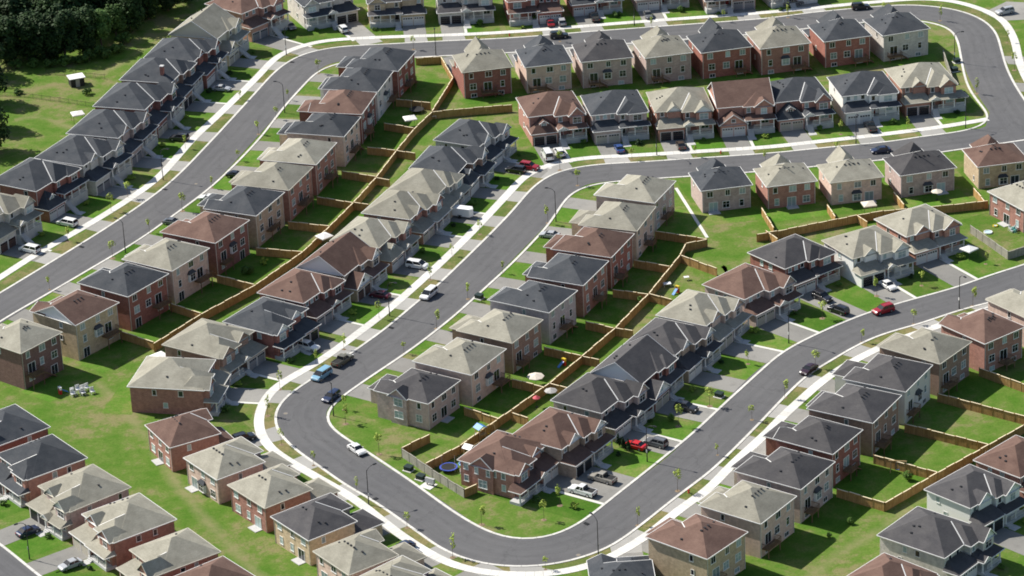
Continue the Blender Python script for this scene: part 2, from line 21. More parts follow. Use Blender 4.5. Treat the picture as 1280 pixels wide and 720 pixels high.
 'walk_middle': [(112.64, 80.6), (110.73, 80.02), (108.82, 79.43), (106.9, 78.85), (104.99, 78.28), (103.06, 77.73), (101.13, 77.22), (99.19, 76.75), (97.23, 76.32), (95.27, 75.92), (93.31, 75.54), (91.34, 75.17), (89.38, 74.8), (87.41, 74.43), (85.45, 74.06), (83.48, 73.71), (81.51, 73.37), (79.53, 73.04), (77.56, 72.72), (75.58, 72.41), (73.61, 72.11), (71.63, 71.8), (69.66, 71.48), (67.68, 71.14), (65.71, 70.81), (63.74, 70.5), (61.76, 70.24), (59.77, 70.04), (57.77, 69.89), (55.78, 69.79), (53.78, 69.71), (51.78, 69.64), (49.78, 69.58), (47.78, 69.51), (45.78, 69.44), (43.78, 69.37), (41.79, 69.29), (39.79, 69.2), (37.79, 69.12), (35.79, 69.04), (33.79, 68.97), (31.79, 68.92), (29.79, 68.88), (27.79, 68.87), (25.79, 68.87), (23.79, 68.85), (21.8, 68.8), (19.8, 68.67), (17.83, 68.42), (15.88, 68.04), (13.98, 67.48), (12.17, 66.71), (10.46, 65.74), (8.85, 64.58), (7.36, 63.27), (5.99, 61.84), (4.77, 60.28), (3.73, 58.61), (2.84, 56.83), (2.05, 55.0), (1.31, 53.15), (0.57, 51.29), (-0.18, 49.43), (-0.93, 47.58), (-1.68, 45.73), (-2.44, 43.87), (-3.19, 42.02), (-3.95, 40.17), (-4.7, 38.32), (-5.47, 36.47), (-6.23, 34.62), (-7.0, 32.77), (-7.78, 30.93), (-8.56, 29.09), (-9.34, 27.25), (-10.14, 25.41), (-10.94, 23.58), (-11.75, 21.75), (-12.57, 19.93), (-13.4, 18.11), (-14.23, 16.29), (-15.07, 14.47), (-15.92, 12.66), (-16.77, 10.85), (-17.63, 9.05), (-18.5, 7.24), (-19.37, 5.44), (-20.25, 3.64), (-21.12, 1.85), (-22.01, 0.05), (-22.89, -1.74), (-23.8, -3.53), (-24.71, -5.3), (-25.64, -7.07), (-26.59, -8.83), (-27.56, -10.58), (-28.54, -12.33), (-29.54, -14.06), (-30.54, -15.79), (-31.55, -17.52), (-32.57, -19.24), (-33.59, -20.96), (-34.63, -22.67), (-35.67, -24.38), (-36.73, -26.08), (-37.8, -27.76), (-38.91, -29.42), (-40.06, -31.06), (-41.25, -32.67), (-42.48, -34.24), (-43.74, -35.79), (-45.0, -37.35), (-46.21, -38.93), (-47.32, -40.58), (-48.28, -42.31), (-49.06, -44.13), (-49.66, -46.02), (-50.12, -47.95), (-50.45, -49.92), (-50.67, -51.9), (-50.79, -53.89), (-50.81, -55.88), (-50.69, -57.87), (-50.44, -59.84), (-50.05, -61.79), (-49.53, -63.72), (-48.9, -65.6), (-48.12, -67.43), (-47.19, -69.19), (-46.14, -70.87), (-44.99, -72.51), (-43.8, -74.11), (-42.58, -75.69), (-41.34, -77.27), (-40.1, -78.83), (-38.85, -80.4), (-37.6, -81.96), (-36.34, -83.52), (-35.1, -85.08), (-33.86, -86.65), (-32.66, -88.25), (-31.51, -89.88), (-30.41, -91.55), (-29.35, -93.25), (-28.32, -94.96), (-27.3, -96.68), (-26.28, -98.4), (-25.26, -100.12), (-24.23, -101.84), (-23.18, -103.54), (-22.09, -105.21), (-20.96, -106.86), (-19.8, -108.49), (-18.6, -110.09), (-17.38, -111.67), (-16.11, -113.21), (-14.76, -114.67), (-13.3, -116.02), (-11.73, -117.23), (-10.06, -118.29), (-8.29, -119.19), (-6.45, -119.92), (-4.55, -120.5), (-2.61, -120.93), (-0.64, -121.21), (1.34, -121.34), (3.32, -121.29), (5.29, -121.06), (7.23, -120.65), (9.12, -120.06), (10.94, -119.28), (12.66, -118.32), (14.29, -117.19), (15.84, -115.94), (17.32, -114.6), (18.75, -113.2), (20.12, -111.75), (21.43, -110.24), (22.68, -108.69), (23.89, -107.1), (25.07, -105.48), (26.22, -103.85), (27.37, -102.21), (28.55, -100.59), (29.75, -99.0), (31.0, -97.43), (32.25, -95.88), (33.47, -94.3), (34.62, -92.67), (35.7, -90.99), (36.71, -89.27), (37.68, -87.52), (38.65, -85.77), (39.65, -84.04), (40.67, -82.32), (41.71, -80.61), (42.77, -78.92), (43.84, -77.23), (44.91, -75.54), (45.97, -73.84), (47.02, -72.14), (48.05, -70.42), (49.04, -68.69), (50.02, -66.95), (51.01, -65.21), (52.02, -63.48), (53.06, -61.77), (54.12, -60.08), (55.19, -58.39), (56.26, -56.7), (57.34, -55.01), (58.42, -53.33), (59.54, -51.68), (60.71, -50.06), (61.94, -48.48), (63.2, -46.94), (64.51, -45.42), (65.84, -43.93), (67.22, -42.48), (68.63, -41.07), (70.08, -39.7), (71.56, -38.35), (73.07, -37.03), (74.6, -35.75), (76.18, -34.53), (77.8, -33.37), (79.47, -32.27), (81.17, -31.21), (82.88, -30.17), (84.59, -29.13), (86.29, -28.09), (87.98, -27.02), (89.67, -25.95), (91.35, -24.87), (93.04, -23.8), (94.75, -22.75), (96.48, -21.76), (98.24, -20.82), (100.04, -19.94), (101.84, -19.09), (103.63, -18.2), (105.39, -17.26), (107.12, -16.25), (108.82, -15.2), (110.5, -14.12), (112.17, -13.03), (113.84, -11.92), (115.51, -10.82), (117.18, -9.71), (118.84, -8.6), (120.51, -7.5)],
}
HOUSES = [
 ['A2', 0, 'R', -99.61, -29.78, 141.0, 10.97, 11, 8.4, 'tan', 'darkbrick', 1, 14.5, 0],
 ['A2', 1, 'R', -89.61, -17.23, 141.6, 12.19, 11, 8.31, 'brown', 'tanstone', 1, 16.8, 1],
 ['A2', 2, 'R', -80.32, -4.32, 144.1, 12.29, 11, 8.22, 'dark', 'red', 1, 17.2, 0],
 ['A2', 3, 'R', -72.46, 7.6, 146.7, 12.37, 11, 8.13, 'tan', 'pinktan', 1, 17.0, 0],
 ['A2', 4, 'R', -64.58, 21.18, 149.5, 12.53, 11, 8.04, 'brown', 'darkred', 1, 16.2, 0],
 ['A2', 5, 'R', -57.33, 34.82, 155.3, 12.9, 11, 7.95, 'dark', 'tanbrick', 1, 16.0, 0],
 ['A2', 6, 'R', -51.27, 48.14, 158.8, 12.9, 11, 7.86, 'tan', 'red2', 1, 15.2, 0],
 ['A2', 7, 'R', -46.11, 61.93, 161.0, 12.54, 11, 7.77, 'tan', 'red2', 1, 14.8, 0],
 ['A2', 8, 'R', -40.65, 77.3, 162.9, 11.48, 11, 7.68, 'dark', 'pinktan', 1, 14.8, 0],
 ['A2', 9, 'R', -37.12, 91.15, 165.9, 12.79, 11, 7.59, 'brown', 'darkred', 1, 14.2, 0],
 ['A2', 10, 'R', -33.46, 105.18, 164.8, 12.9, 11, 7.5, 'dark', 'paleside', 1, 14.2, 0],
 ['A2', 11, 'R', -28.36, 118.44, 161.7, 12.73, 11, 7.41, 'dark', 'red', 1, 15.2, 0],
 ['B2', 0, 'R', -18.91, -55.99, 146.6, 10.82, 10.8, 6.0, 'grey', 'pinkgrey', 1, 12.8, 0],
 ['B2', 1, 'R', -10.1, -46.21, 147.2, 12.3, 10.8, 7.2, 'tan', 'pinktan', 1, 14.8, 0],
 ['B2', 2, 'R', -2.15, -33.21, 147.5, 11.3, 10.8, 7.2, 'tan', 'brownbrick', 1, 14.0, 0],
 ['B2', 3, 'R', 5.39, -20.71, 148.2, 11.01, 10.8, 7.5, 'dark', 'lilac', 1, 14.5, 0],
 ['B2', 4, 'R', 12.38, -8.14, 153.5, 12.22, 10.8, 7.5, 'dark', 'red2', 1, 15.0, 0],
 ['B2', 5, 'R', 18.54, 4.96, 154.9, 12.12, 10.8, 7.5, 'brown', 'red', 1, 14.5, 0],
 ['B2', 6, 'R', 24.14, 18.6, 159.0, 12.73, 10.8, 7.2, 'tan', 'pinktan', 1, 14.2, 0],
 ['B2', 7, 'R', 29.2, 32.91, 155.1, 12.11, 10.8, 7.2, 'tan', 'pinkgrey', 1, 14.2, 0],
 ['C2', 0, 'R', 31.44, -123.4, 138.7, 11.16, 10.8, 7.4, 'brown', 'tanstone', 1, 14.0, 0],
 ['C2', 1, 'R', 41.3, -111.71, 142.8, 11.37, 10.8, 7.4, 'tan', 'pinktan', 1, 14.8, 0],
 ['C2', 2, 'R', 49.52, -99.59, 144.0, 11.66, 10.8, 7.4, 'grey', 'pinkgrey', 1, 14.2, 0],
 ['C2', 3, 'R', 56.33, -87.1, 144.4, 10.6, 10.8, 7.4, 'grey', 'red', 1, 13.2, 0],
 ['C2', 4, 'R', 64.96, -74.91, 148.2, 12.08, 10.8, 7.4, 'grey', 'brownbrick', 1, 14.8, 0],
 ['C2', 5, 'R', 72.58, -62.72, 148.8, 12.09, 10.8, 7.4, 'grey', 'paleside', 1, 15.5, 0],
 ['C2', 6, 'R', 81.6, -51.74, 140.5, 11.05, 10.8, 7.4, 'tan', 'brownbrick', 1, 15.5, 0],
 ['C2', 7, 'R', 93.35, -43.11, 127.3, 10.6, 10.8, 6.9, 'brown', 'red2', 1, 14.8, 0],
 ['C2', 8, 'R', 104.7, -34.15, 125.1, 10.6, 10.8, 6.9, 'tan', 'pinktan', 1, 12.5, 0],
 ['F', 0, 'R', -4.59, 115.66, 101.0, 11.66, 11.5, 6.9, 'tan', 'red', 1, 17.5, 0],
 ['F', 1, 'R', 10.35, 116.94, 99.5, 10.97, 11.5, 6.9, 'dark', 'pinktan', 1, 16.2, 0],
 ['F', 2, 'R', 24.63, 118.59, 98.0, 12.13, 11.5, 6.9, 'grey', 'pinkgrey', 1, 16.0, 0],
 ['F', 3, 'R', 39.12, 119.51, 102.0, 11.2, 11.5, 6.9, 'tan', 'pinkgrey', 1, 16.2, 0],
 ['F', 4, 'R', 53.21, 121.39, 102.9, 12.23, 11.5, 6.9, 'dark', 'red', 1, 15.5, 0],
 ['F', 5, 'R', 67.55, 122.11, 101.9, 12.12, 11.5, 6.9, 'tan', 'red2', 1, 15.8, 0],
 ['F', 6, 'R', 82.85, 124.94, 103.1, 11.48, 11.5, 6.9, 'dark', 'red', 1, 15.8, 0],
 ['F', 7, 'R', 97.02, 127.43, 106.8, 11.78, 11.5, 6.9, 'dark', 'greystone', 1, 15.8, 0],
 ['H', 0, 'R', 47.25, 40.25, 100.6, 11.02, 10, 5.5, 'dark', 'pinkgrey', 1, 10.5, 0],
 ['H', 1, 'R', 61.64, 40.75, 100.8, 10.9, 10, 5.5, 'tan', 'red2', 1, 10.8, 0],
 ['H', 2, 'R', 76.11, 41.28, 99.9, 11.53, 10, 5.5, 'tan', 'pinktan', 1, 12.0, 0],
 ['H', 3, 'R', 91.86, 43.89, 103.8, 12.57, 10, 5.5, 'grey', 'pinkgrey', 1, 11.5, 0],
 ['H', 4, 'R', 109.15, 46.33, 100.5, 11.28, 10, 5.5, 'brown', 'tanstone', 1, 12.8, 0],
 ['Bs', 0, 'R', -64.42, -68.73, 28.5, 10.77, 10, 5.5, 'brown', 'red2', 1, 15.0, 0],
 ['Bs', 1, 'R', -55.69, -82.22, 35.8, 11.05, 10, 5.5, 'tan', 'pinktan', 1, 13.0, 0],
 ['Bs', 2, 'R', -46.52, -93.92, 37.2, 11.53, 10, 5.5, 'tan', 'red2', 1, 11.8, 0],
 ['Bs', 3, 'R', -37.96, -106.9, 36.7, 11.38, 10, 5.5, 'grey', 'tanstone', 1, 12.5, 0],
 ['Bs', 4, 'R', -30.04, -120.3, 35.9, 10.6, 10, 5.5, 'tan', 'pinktan', 1, 13.2, 0],
 ['Bs', 5, 'R', -23.54, -131.18, 42, 10.6, 10, 5.5, 'tan', 'pinkgrey', 1, 17.2, 0],
 ['Bs', 6, 'R', -10.67, -139.5, 62, 10.6, 10, 5.5, 'dark', 'red2', 1, 19.2, 0],
 ['Bs', 7, 'R', -2.11, -142.09, 90, 10.6, 10, 5.5, 'dark', 'pinktan', 1, 19.2, 0],
 ['Bs', 8, 'R', 16.84, -133.23, 92, 10.6, 10, 5.5, 'dark', 'red2', 1, 16.8, 0],
 ['E', 0, 'F', -99.16, -63.64, 217.3, 12.45, 11.5, 5.5, 'dark', 'red', 1, 15.0, 0],
 ['E', 1, 'F', -90.64, -77.19, 216.6, 12.34, 11.5, 5.5, 'dark', 'red2', 1, 13.5, 0],
 ['E', 2, 'F', -81.28, -90.3, 219.0, 12.05, 11.5, 5.5, 'tan', 'pinkgrey', 1, 13.0, 0],
 ['E', 3, 'F', -71.92, -102.78, 215.5, 12.53, 11.5, 5.5, 'tan', 'red2', 1, 13.5, 0],
 ['E', 4, 'F', -62.56, -116.3, 215.0, 10.6, 11.5, 5.5, 'tan', 'red2', 1, 13.2, 0],
 ['E', 5, 'F', -55.09, -127.34, 218.2, 10.6, 11.5, 5.5, 'brown', 'red', 1, 12.2, 0],
 ['G', 0, 'F2', 10.92, 87.29, 281, 12.8, 12.2, 6.3, 'brown', 'red2', 1, 19.0, 0],
 ['G', 1, 'F', 25.86, 86.25, 278.3, 12.8, 12.2, 6.3, 'dark', 'pinkgrey', 1, 16.0, 0],
 ['G', 2, 'F', 41.12, 86.15, 275.9, 12.8, 12.2, 6.3, 'tan', 'redtan', 1, 15.0, 0],
 ['G', 3, 'F3', 55.49, 86.79, 275.8, 12.8, 12.2, 6.3, 'brown', 'redtan', 1, 15.0, 0],
 ['G', 4, 'F2', 68.42, 88.92, 280.4, 12.8, 12.2, 6.3, 'dark', 'red2', 1, 15.5, 0],
 ['G', 5, 'F', 84.47, 90.79, 279.3, 12.8, 12.2, 6.3, 'dark', 'white', 1, 15.2, 0],
 ['G', 6, 'F', 98.55, 94.54, 280.4, 12.8, 12.2, 6.3, 'tan', 'redtan', 1, 16.0, 0],
 ['B1', 0, 'F', -8.13, 73.19, 333, 12.9, 11, 5.8, 'dark', 'greyside', 1, 19.2, 0],
 ['B1', 1, 'F2', -14.07, 58.03, 339.5, 12.9, 11, 5.8, 'dark', 'brownbrick', 1, 15.0, 0],
 ['B1', 2, 'F', -18.7, 45.55, 336.7, 12.9, 11, 5.8, 'tan', 'greystone', 1, 14.8, 0],
 ['B1', 3, 'F', -23.97, 33.78, 335.7, 12.9, 11, 5.8, 'tan', 'red2', 1, 15.0, 0],
 ['B1', 4, 'F2', -30.43, 19.61, 334.7, 12.9, 11, 5.8, 'tan', 'red2', 1, 15.0, 0],
 ['B1', 5, 'F3', -37.09, 6.13, 332.2, 12.9, 11, 5.8, 'brown', 'tanbrick', 1, 15.0, 0],
 ['B1', 6, 'F', -44.42, -6.21, 327.3, 12.9, 11, 5.8, 'brown', 'darkred', 1, 15.5, 0],
 ['B1', 7, 'F', -50.75, -19.9, 325.0, 12.9, 11, 5.8, 'dark', 'red', -1, 13.5, 0],
 ['B1', 8, 'F', -61.93, -29.42, 327.3, 12.9, 12.5, 5.8, 'tan', 'brownbrick', -1, 16.5, 0],
 ['B1', 9, 'F', -68.25, -44.78, 347.6, 12.9, 13.5, 5.8, 'tan', 'red2', -1, 15.5, 0],
 ['C1', 0, 'F', -3.14, -84.06, 325.5, 12.9, 10.8, 5.4, 'brown', 'red2', -1, 17.2, 0],
 ['C1', 1, 'F', 7.04, -76.2, 325.2, 12.9, 10.8, 5.8, 'brown', 'tanbrick', 1, 13.2, 0],
 ['C1', 2, 'F', 15.05, -62.14, 325.8, 12.9, 10.8, 5.8, 'grey', 'pinkgrey', 1, 14.5, 0],
 ['C1', 3, 'F3', 22.83, -50.76, 329.1, 12.9, 10.8, 5.8, 'grey', 'red', 1, 13.8, 0],
 ['C1', 4, 'F', 30.19, -38.62, 328.8, 12.9, 10.8, 5.8, 'grey', 'tanbrick', 1, 13.8, 0],
 ['C1', 5, 'F', 37.37, -26.0, 328.1, 12.9, 10.8, 5.8, 'tan', 'pinktan', 1, 14.5, 0],
 ['C1', 6, 'F', 48.17, -14.39, 314.6, 12.9, 10.8, 5.8, 'brown', 'pinkgrey', 1, 14.8, 0],
 ['C1', 7, 'F', 58.8, -0.71, 307.5, 12.9, 10.8, 5.8, 'grey', 'red', 1, 19.2, 0],
 ['C1', 8, 'F', 74.67, 2.31, 298.5, 12.9, 10.8, 5.8, 'tan', 'white', 1, 14.0, 0],
 ['C1', 9, 'F', 86.99, 12.18, 299.4, 12.9, 10.8, 5.8, 'tan', 'redtan', 1, 16.5, 0],
 ['A1', 0, 'F', -116.05, 40.68, 328.2, 13.8, 12.5, 7.2, 'tan', 'greystone', 1, 16.2, 0],
 ['A1', 1, 'F2', -106.83, 57.24, 329.1, 14.6, 12.5, 7.2, 'dark', 'red', 1, 16.8, 0],
 ['A1', 2, 'F', -98.32, 70.53, 332.8, 14.2, 12.5, 7.2, 'dark', 'greystone', 1, 15.5, 0],
 ['A1', 3, 'F', -92.97, 85.86, 340.5, 14.4, 12.5, 7.2, 'dark', 'pinkgrey', 1, 15.8, 0],
 ['A1', 4, 'F', -88.47, 102.52, 342.6, 14.4, 12.5, 7.2, 'dark', 'darkred', 1, 16.2, 0],
 ['A1', 5, 'F', -83.78, 118.6, 343.2, 13.6, 12.5, 7.2, 'dark', 'brownbrick', 1, 16.5, 0],
 ['A1', 6, 'F', -79.19, 132.24, 343.3, 12.8, 12.5, 7.2, 'dark', 'red', 1, 16.0, 0],
 ['A1', 7, 'F3', -73.88, 147.16, 339.0, 12.6, 12.5, 7.2, 'tan', 'tansiding', 1, 16.5, 0],
 ['A1', 8, 'F', -65.4, 164.97, 318, 12.6, 12.5, 7.2, 'brown', 'brickwhite', 1, 21.8, 0],
 ['T', 0, 'F', -45.77, 171.38, 292.4, 14.0, 11, 6.2, 'dark', 'greystone', -1, 20.0, 0],
 ['T', 1, 'F', -26.44, 169.14, 273.6, 14.2, 11, 6.2, 'grey', 'tanstone', -1, 15.8, 0],
 ['T', 2, 'F', -8.89, 169.32, 273.5, 14.0, 11, 6.2, 'grey', 'greystone', 1, 15.8, 0],
 ['T', 3, 'F', 8.42, 165.75, 275.6, 13.5, 11, 6.2, 'brown', 'red', -1, 11.5, 0],
 ['T', 4, 'F', 23.82, 170.99, 278.4, 12.8, 11, 6.2, 'dark', 'redtan', 1, 15.2, 0],
 ['T', 5, 'F', 40.85, 172.5, 277.1, 13.6, 11, 6.2, 'grey', 'pinkgrey', 1, 15.5, 0],
 ['T', 6, 'F', 57.84, 169.07, 277.3, 13.0, 11, 6.2, 'dark', 'brownbrick', -1, 11.0, 0],
 ['T', 7, 'F', 73.22, 170.36, 284.7, 12.5, 11, 6.2, 'grey', 'greystone', -1, 9.8, 0],
 ['D', 0, 'F', 91.96, -95.69, 314.2, 12.2, 10, 5.5, 'brown', 'red2', 1, 14.0, 0],
 ['D', 1, 'F', 81.52, -106.23, 312.7, 12.2, 10, 5.5, 'grey', 'white', 1, 14.0, 0],
 ['D', 2, 'F', 72.27, -122.46, 319.0, 12.2, 13.5, 5.5, 'grey', 'greystone', 1, 14.0, 0],
 ['D', 3, 'F', 62.45, -137.46, 315.7, 12.2, 10, 5.5, 'brown', 'pinktan', 1, 14.0, 0],
 ['H', 5, 'R', 112.19, 23.4, 28.7, 12.16, 10, 5.5, 'tan', 'red2', 1, 0.0, 0],
]
LAMPS = [
 [-53.61, 143.89, -37.7, 'beside the bend of the left street near the woods'],
 [-16.16, 138.43, -89.5, 'behind the enclosed corner garden at the top street'],
 [-52.42, 105.32, 163.2, 'on the inner kerb of the left street, uppermost there'],
 [-78.78, 67.5, -22.1, 'on the sidewalk side of the left street, below the dark van'],
 [-84.06, 27.62, 148.3, 'on the inner kerb of the left street, lower one'],
 [10.37, 33.49, 161.7, 'on the inner side of the upper bend of the middle street'],
 [-25.74, -10.94, -28.3, 'on the sidewalk verge of the middle street near the maroon car'],
 [-36.16, -55.49, -178.6, 'on the corner lawn beside the dark blue wagon'],
 [-28.55, -92.5, 35.1, 'on the verge across from the two utility boxes'],
 [13.27, -115.78, 123.0, 'on the verge at the bottom bend of the street'],
 [24.05, -80.62, -34.4, 'on the lawn beside the red sports car'],
 [55.45, -32.66, -45.4, 'beside the driveway with pale planks on the right street'],
 [34.66, 68.4, -87.2, 'on the sidewalk of the cross street between two driveways'],
 [34.01, 153.21, -86.0, 'on the far sidewalk of the top street, middle one'],
 [109.96, 117.58, -4.2, 'on the corner lawn inside the right bend'],
 [106.75, 75.92, -158.2, 'at the corner junction beside the tan roofed house'],
 [91.72, -20.37, -63.3, 'behind the brown roofed house at the right street'],
 [-90.21, -107.1, -145.8, 'beside the dark sedan in the bottom left corner'],
 [73.11, 156.05, -76.7, 'on the far sidewalk of the top street, rightmost one'],
 [80.59, 69.46, -83.7, 'on the cross street sidewalk below the white gabled house'],
]
YOUNG = [
 ['A_right', -98.87, 10.22],
 ['A_right', -86.62, 24.95],
 ['A_right', -79.6, 37.84],
 ['A_right', -73.1, 49.0],
 ['A_right', -67.21, 61.47],
 ['A_right', -62.01, 76.82],
 ['A_right', -58.12, 92.43],
 ['A_right', -54.36, 101.49],
 ['A_right', -51.79, 113.5],
 ['A_right', -45.16, 130.17],
 ['A_left', -89.26, 50.89],
 ['A_left', -97.42, 35.13],
 ['A_left', -86.09, 58.21],
 ['A_left', -74.88, 85.64],
 ['A_left', -63.68, 115.01],
 ['top', -21.77, 143.61],
 ['top', -5.17, 141.43],
 ['top', 14.9, 144.38],
 ['top', 38.29, 150.35],
 ['top', 56.65, 153.05],
 ['top', 72.9, 153.75],
 ['top', 96.94, 151.67],
 ['top', 110.36, 146.4],
 ['A_out', 124.6, 129.3],
 ['A_out', 112.38, 96.77],
 ['A_out', 123.45, 110.49],
 ['A_out', 93.47, 76.59],
 ['A_out', 77.76, 75.61],
 ['B_in', -15.9, -18.17],
 ['B_in', -22.57, -29.09],
 ['B_in', -9.34, -4.53],
 ['B_in', -34.19, -52.93],
 ['B_in', -33.71, -59.16],
 ['B_in', -26.93, -72.56],
 ['B_in', -7.63, -102.19],
 ['B_in', 3.87, -101.49],
 ['B_in', 8.59, 32.83],
 ['B_in', 15.87, 52.94],
 ['B_in', -1.89, 7.89],
 ['B_left', -27.9, -11.87],
 ['B_left', -49.12, -54.15],
 ['B_left', -47.24, -42.8],
 ['B_left', -34.87, -25.92],
 ['B_left', -12.62, 17.79],
 ['B_left', -17.27, 5.96],
 ['B_left', -6.45, 28.52],
 ['B_left', -40.4, -31.97],
 ['B_low', -39.41, -75.87],
 ['B_low', -30.91, -86.95],
 ['B_low', -21.31, -102.08],
 ['B_low', -12.97, -113.86],
 ['B_low', -45.91, -66.67],
 ['C_low', 20.9, -105.26],
 ['C_low', 29.02, -92.87],
 ['C_low', 37.5, -79.38],
 ['C_low', 3.63, -119.78],
 ['C_low', 52.39, -56.72],
 ['C_low', 59.61, -44.42],
 ['C_low', 70.07, -33.87],
 ['C_low', 81.54, -26.51],
 ['C_low', 94.64, -19.54],
 ['C_low', 45.2, -65.57],
 ['C_up', 37.47, -58.97],
 ['C_up', 46.47, -41.22],
 ['C_up', 30.86, -66.8],
 ['C_up', 6.98, -96.29],
 ['C_up', 63.38, -21.86],
 ['C_up', 75.69, -12.39],
 ['C_up', 85.54, -8.36],
 ['C_up', 100.29, 0.83],
 ['B_top', 28.85, 66.26],
 ['B_top', 59.05, 61.18],
 ['B_top', 75.44, 64.37],
 ['B_top', 43.54, 66.37],
 ['B_top', 12.2, 62.16],
]
CARS = [
 [-39.94, 158.94, 112.4, 'suv', 'white', 'white SUV parked on the driveway below a gabled double garage', 'car'],
 [12.89, 156.48, 95.6, 'sedan', 'red', 'red car on a driveway beside a silver SUV on the top street', 'car'],
 [15.74, 156.68, 95.6, 'suv', 'silver', 'silver SUV on a driveway beside the red car, top street', 'car'],
 [24.16, 159.03, 98.4, 'pickup', 'black', 'dark pickup parked in front of a red brick double garage', 'pickup'],
 [37.79, 158.94, 277.1, 'sedan', 'grey', 'grey sedan on a driveway at the top street beside a lamp', 'car'],
 [14.81, 147.06, 5.8, 'suv', 'darkgreen', 'dark car parked at the kerb of the top street', 'car'],
 [91.74, 157.46, 6.3, 'suv', 'black', 'dark vehicle on the top street near the far right', 'car'],
 [127.04, 149.18, 200.0, 'suv', 'silver', 'silver SUV on the driveway in the top right corner', 'car'],
 [74.97, 162.69, 12.5, 'pickup', 'grey', 'grey pickup cut by the top edge of the photo', 'pickup'],
 [5.32, 63.68, 333.0, 'suv', 'red', 'bright red SUV parked beside a black SUV at the upper bend', 'car'],
 [2.18, 62.19, 153.0, 'suv', 'black', 'black SUV beside the bright red SUV at the upper bend', 'car'],
 [9.53, 69.79, 101.0, 'van', 'white', 'white cargo van on the driveway of the brown roofed house', 'van'],
 [12.34, 71.36, 101.0, 'suv', 'white', 'white SUV parked beside the white cargo van', 'car'],
 [26.22, 72.05, 98.3, 'sedan', 'blue', 'blue car on a driveway along the cross street', 'car'],
 [40.45, 72.23, 95.9, 'sedan', 'dkbrown', 'dark brown car parked before a dark double garage, cross street', 'car'],
 [84.89, 77.91, 99.3, 'pickup', 'black', 'black pickup on the driveway of the white gabled house', 'pickup'],
 [85.63, 63.82, 187.6, 'sedan', 'navy', 'dark blue car parked on the cross street behind tan roofs', 'car'],
 [-20.0, 12.52, 334.7, 'minivan', 'white', 'white minivan on a driveway halfway down the middle street', 'van'],
 [-27.85, -1.59, 152.2, 'sedan', 'maroon', 'maroon car in the shade beside a brown gabled house', 'car'],
 [-17.55, -2.34, 240.8, 'minivan', 'white', 'white minivan standing in the road at the sidewalk kerb', 'van'],
 [-42.05, -25.09, 325.0, 'suv', 'white', 'white SUV with a brown roof patch beside the red brick house', 'car'],
 [-39.02, -38.26, 234.6, 'minivan', 'ltblue', 'light blue minivan parked at the kerb behind a small pickup', 'van'],
 [-34.99, -32.14, 55.8, 'pickup', 'olive', 'small olive pickup parked behind the light blue minivan', 'pickup'],
 [-36.8, -48.1, 237.7, 'wagon', 'navy', 'dark blue wagon parked beside the corner lawn', 'car'],
 [-31.22, -71.15, 303.2, 'sedan', 'white', 'white sedan parked at the kerb below the corner lawn', 'car'],
 [11.33, -92.1, 145.2, 'pickup', 'white', 'white pickup on the driveway beside the corner porch', 'pickup'],
 [15.26, -87.46, 145.2, 'pickup', 'tansilver', 'silver and brown pickup parked next to the white pickup', 'pickup'],
 [22.09, -74.9, 145.8, 'sedan', 'brightred', 'bright red sports car in front of a dark garage', 'car'],
 [26.1, -74.32, 145.8, 'suv', 'grey', 'dark grey wagon parked beside the bright red sports car', 'car'],
 [32.86, -60.21, 329.1, 'suv', 'black2', 'dark SUV alone on a driveway of the right street', 'car'],
 [64.3, -13.01, 307.5, 'suv', 'black', 'black SUV nearer the garage of the red brick house', 'car'],
 [66.93, -19.51, 134.6, 'suv', 'black', 'black SUV nearer the kerb on the shared long driveway', 'car'],
 [76.04, -20.51, 206.7, 'suv', 'red', 'red SUV driving on the right street', 'car'],
 [78.47, -8.67, 298.5, 'sedan', 'white', 'white car on a driveway before the white sided house', 'car'],
 [58.17, -46.04, 232.4, 'sedan', 'darkred', 'small dark car driving down the right street', 'car'],
 [-68.49, 121.75, 343.3, 'sedan', 'silver', 'silver car on the shaded driveway of the red brick house', 'car'],
 [-76.7, 91.04, 162.6, 'suv', 'black2', 'dark van in shade between two stair porches', 'van'],
 [-98.43, 44.15, 149.1, 'minivan', 'white', 'white minivan on a driveway before the red brick gabled house', 'van'],
 [-105.34, 30.63, 148.2, 'minivan', 'white', 'white minivan on the lowest driveway at the left edge', 'van'],
 [-91.5, -97.46, 39.0, 'sedan', 'navy', 'dark blue sedan on a driveway in the bottom left corner', 'car'],
 [-82.32, -110.84, 215.5, 'sedan', 'silver', 'silver sedan on a walled driveway at the bottom left', 'car'],
 [8.74, 25.2, 159.0, 'sedan', 'silver', 'silver car half hidden behind a brown roof', 'car'],
 [-61.98, 67.12, 341.0, 'sedan', 'black', 'black car at a driveway behind tan roofs, left street', 'car'],
 [-67.44, 54.39, 158.8, 'sedan', 'white', 'white car at a driveway behind dark roofs, left street', 'car'],
 [-74.68, 41.82, 335.3, 'sedan', 'grey', 'grey car behind the dark red brick house, left street', 'car'],
 [-53.33, 163.05, 292.4, 'sedan', 'grey', 'grey car in deep shade at the left end of top street', 'car'],
 [-21.93, -110.13, 215.9, 'sedan', 'navy', 'dark blue car farther up a driveway at the lower bend', 'car'],
 [-20.74, -113.48, 35.9, 'suv', 'navy', 'dark blue SUV nearer the bottom edge at the lower bend', 'car'],
 [-53.26, -64.25, 28.5, 'suv', 'black', 'black SUV beside a brown roof at the sidewalk bend', 'car'],
 [-46.44, -78.1, 215.8, 'sedan', 'maroon', 'dark car between tan roofs beside the sidewalk bend', 'car'],
]
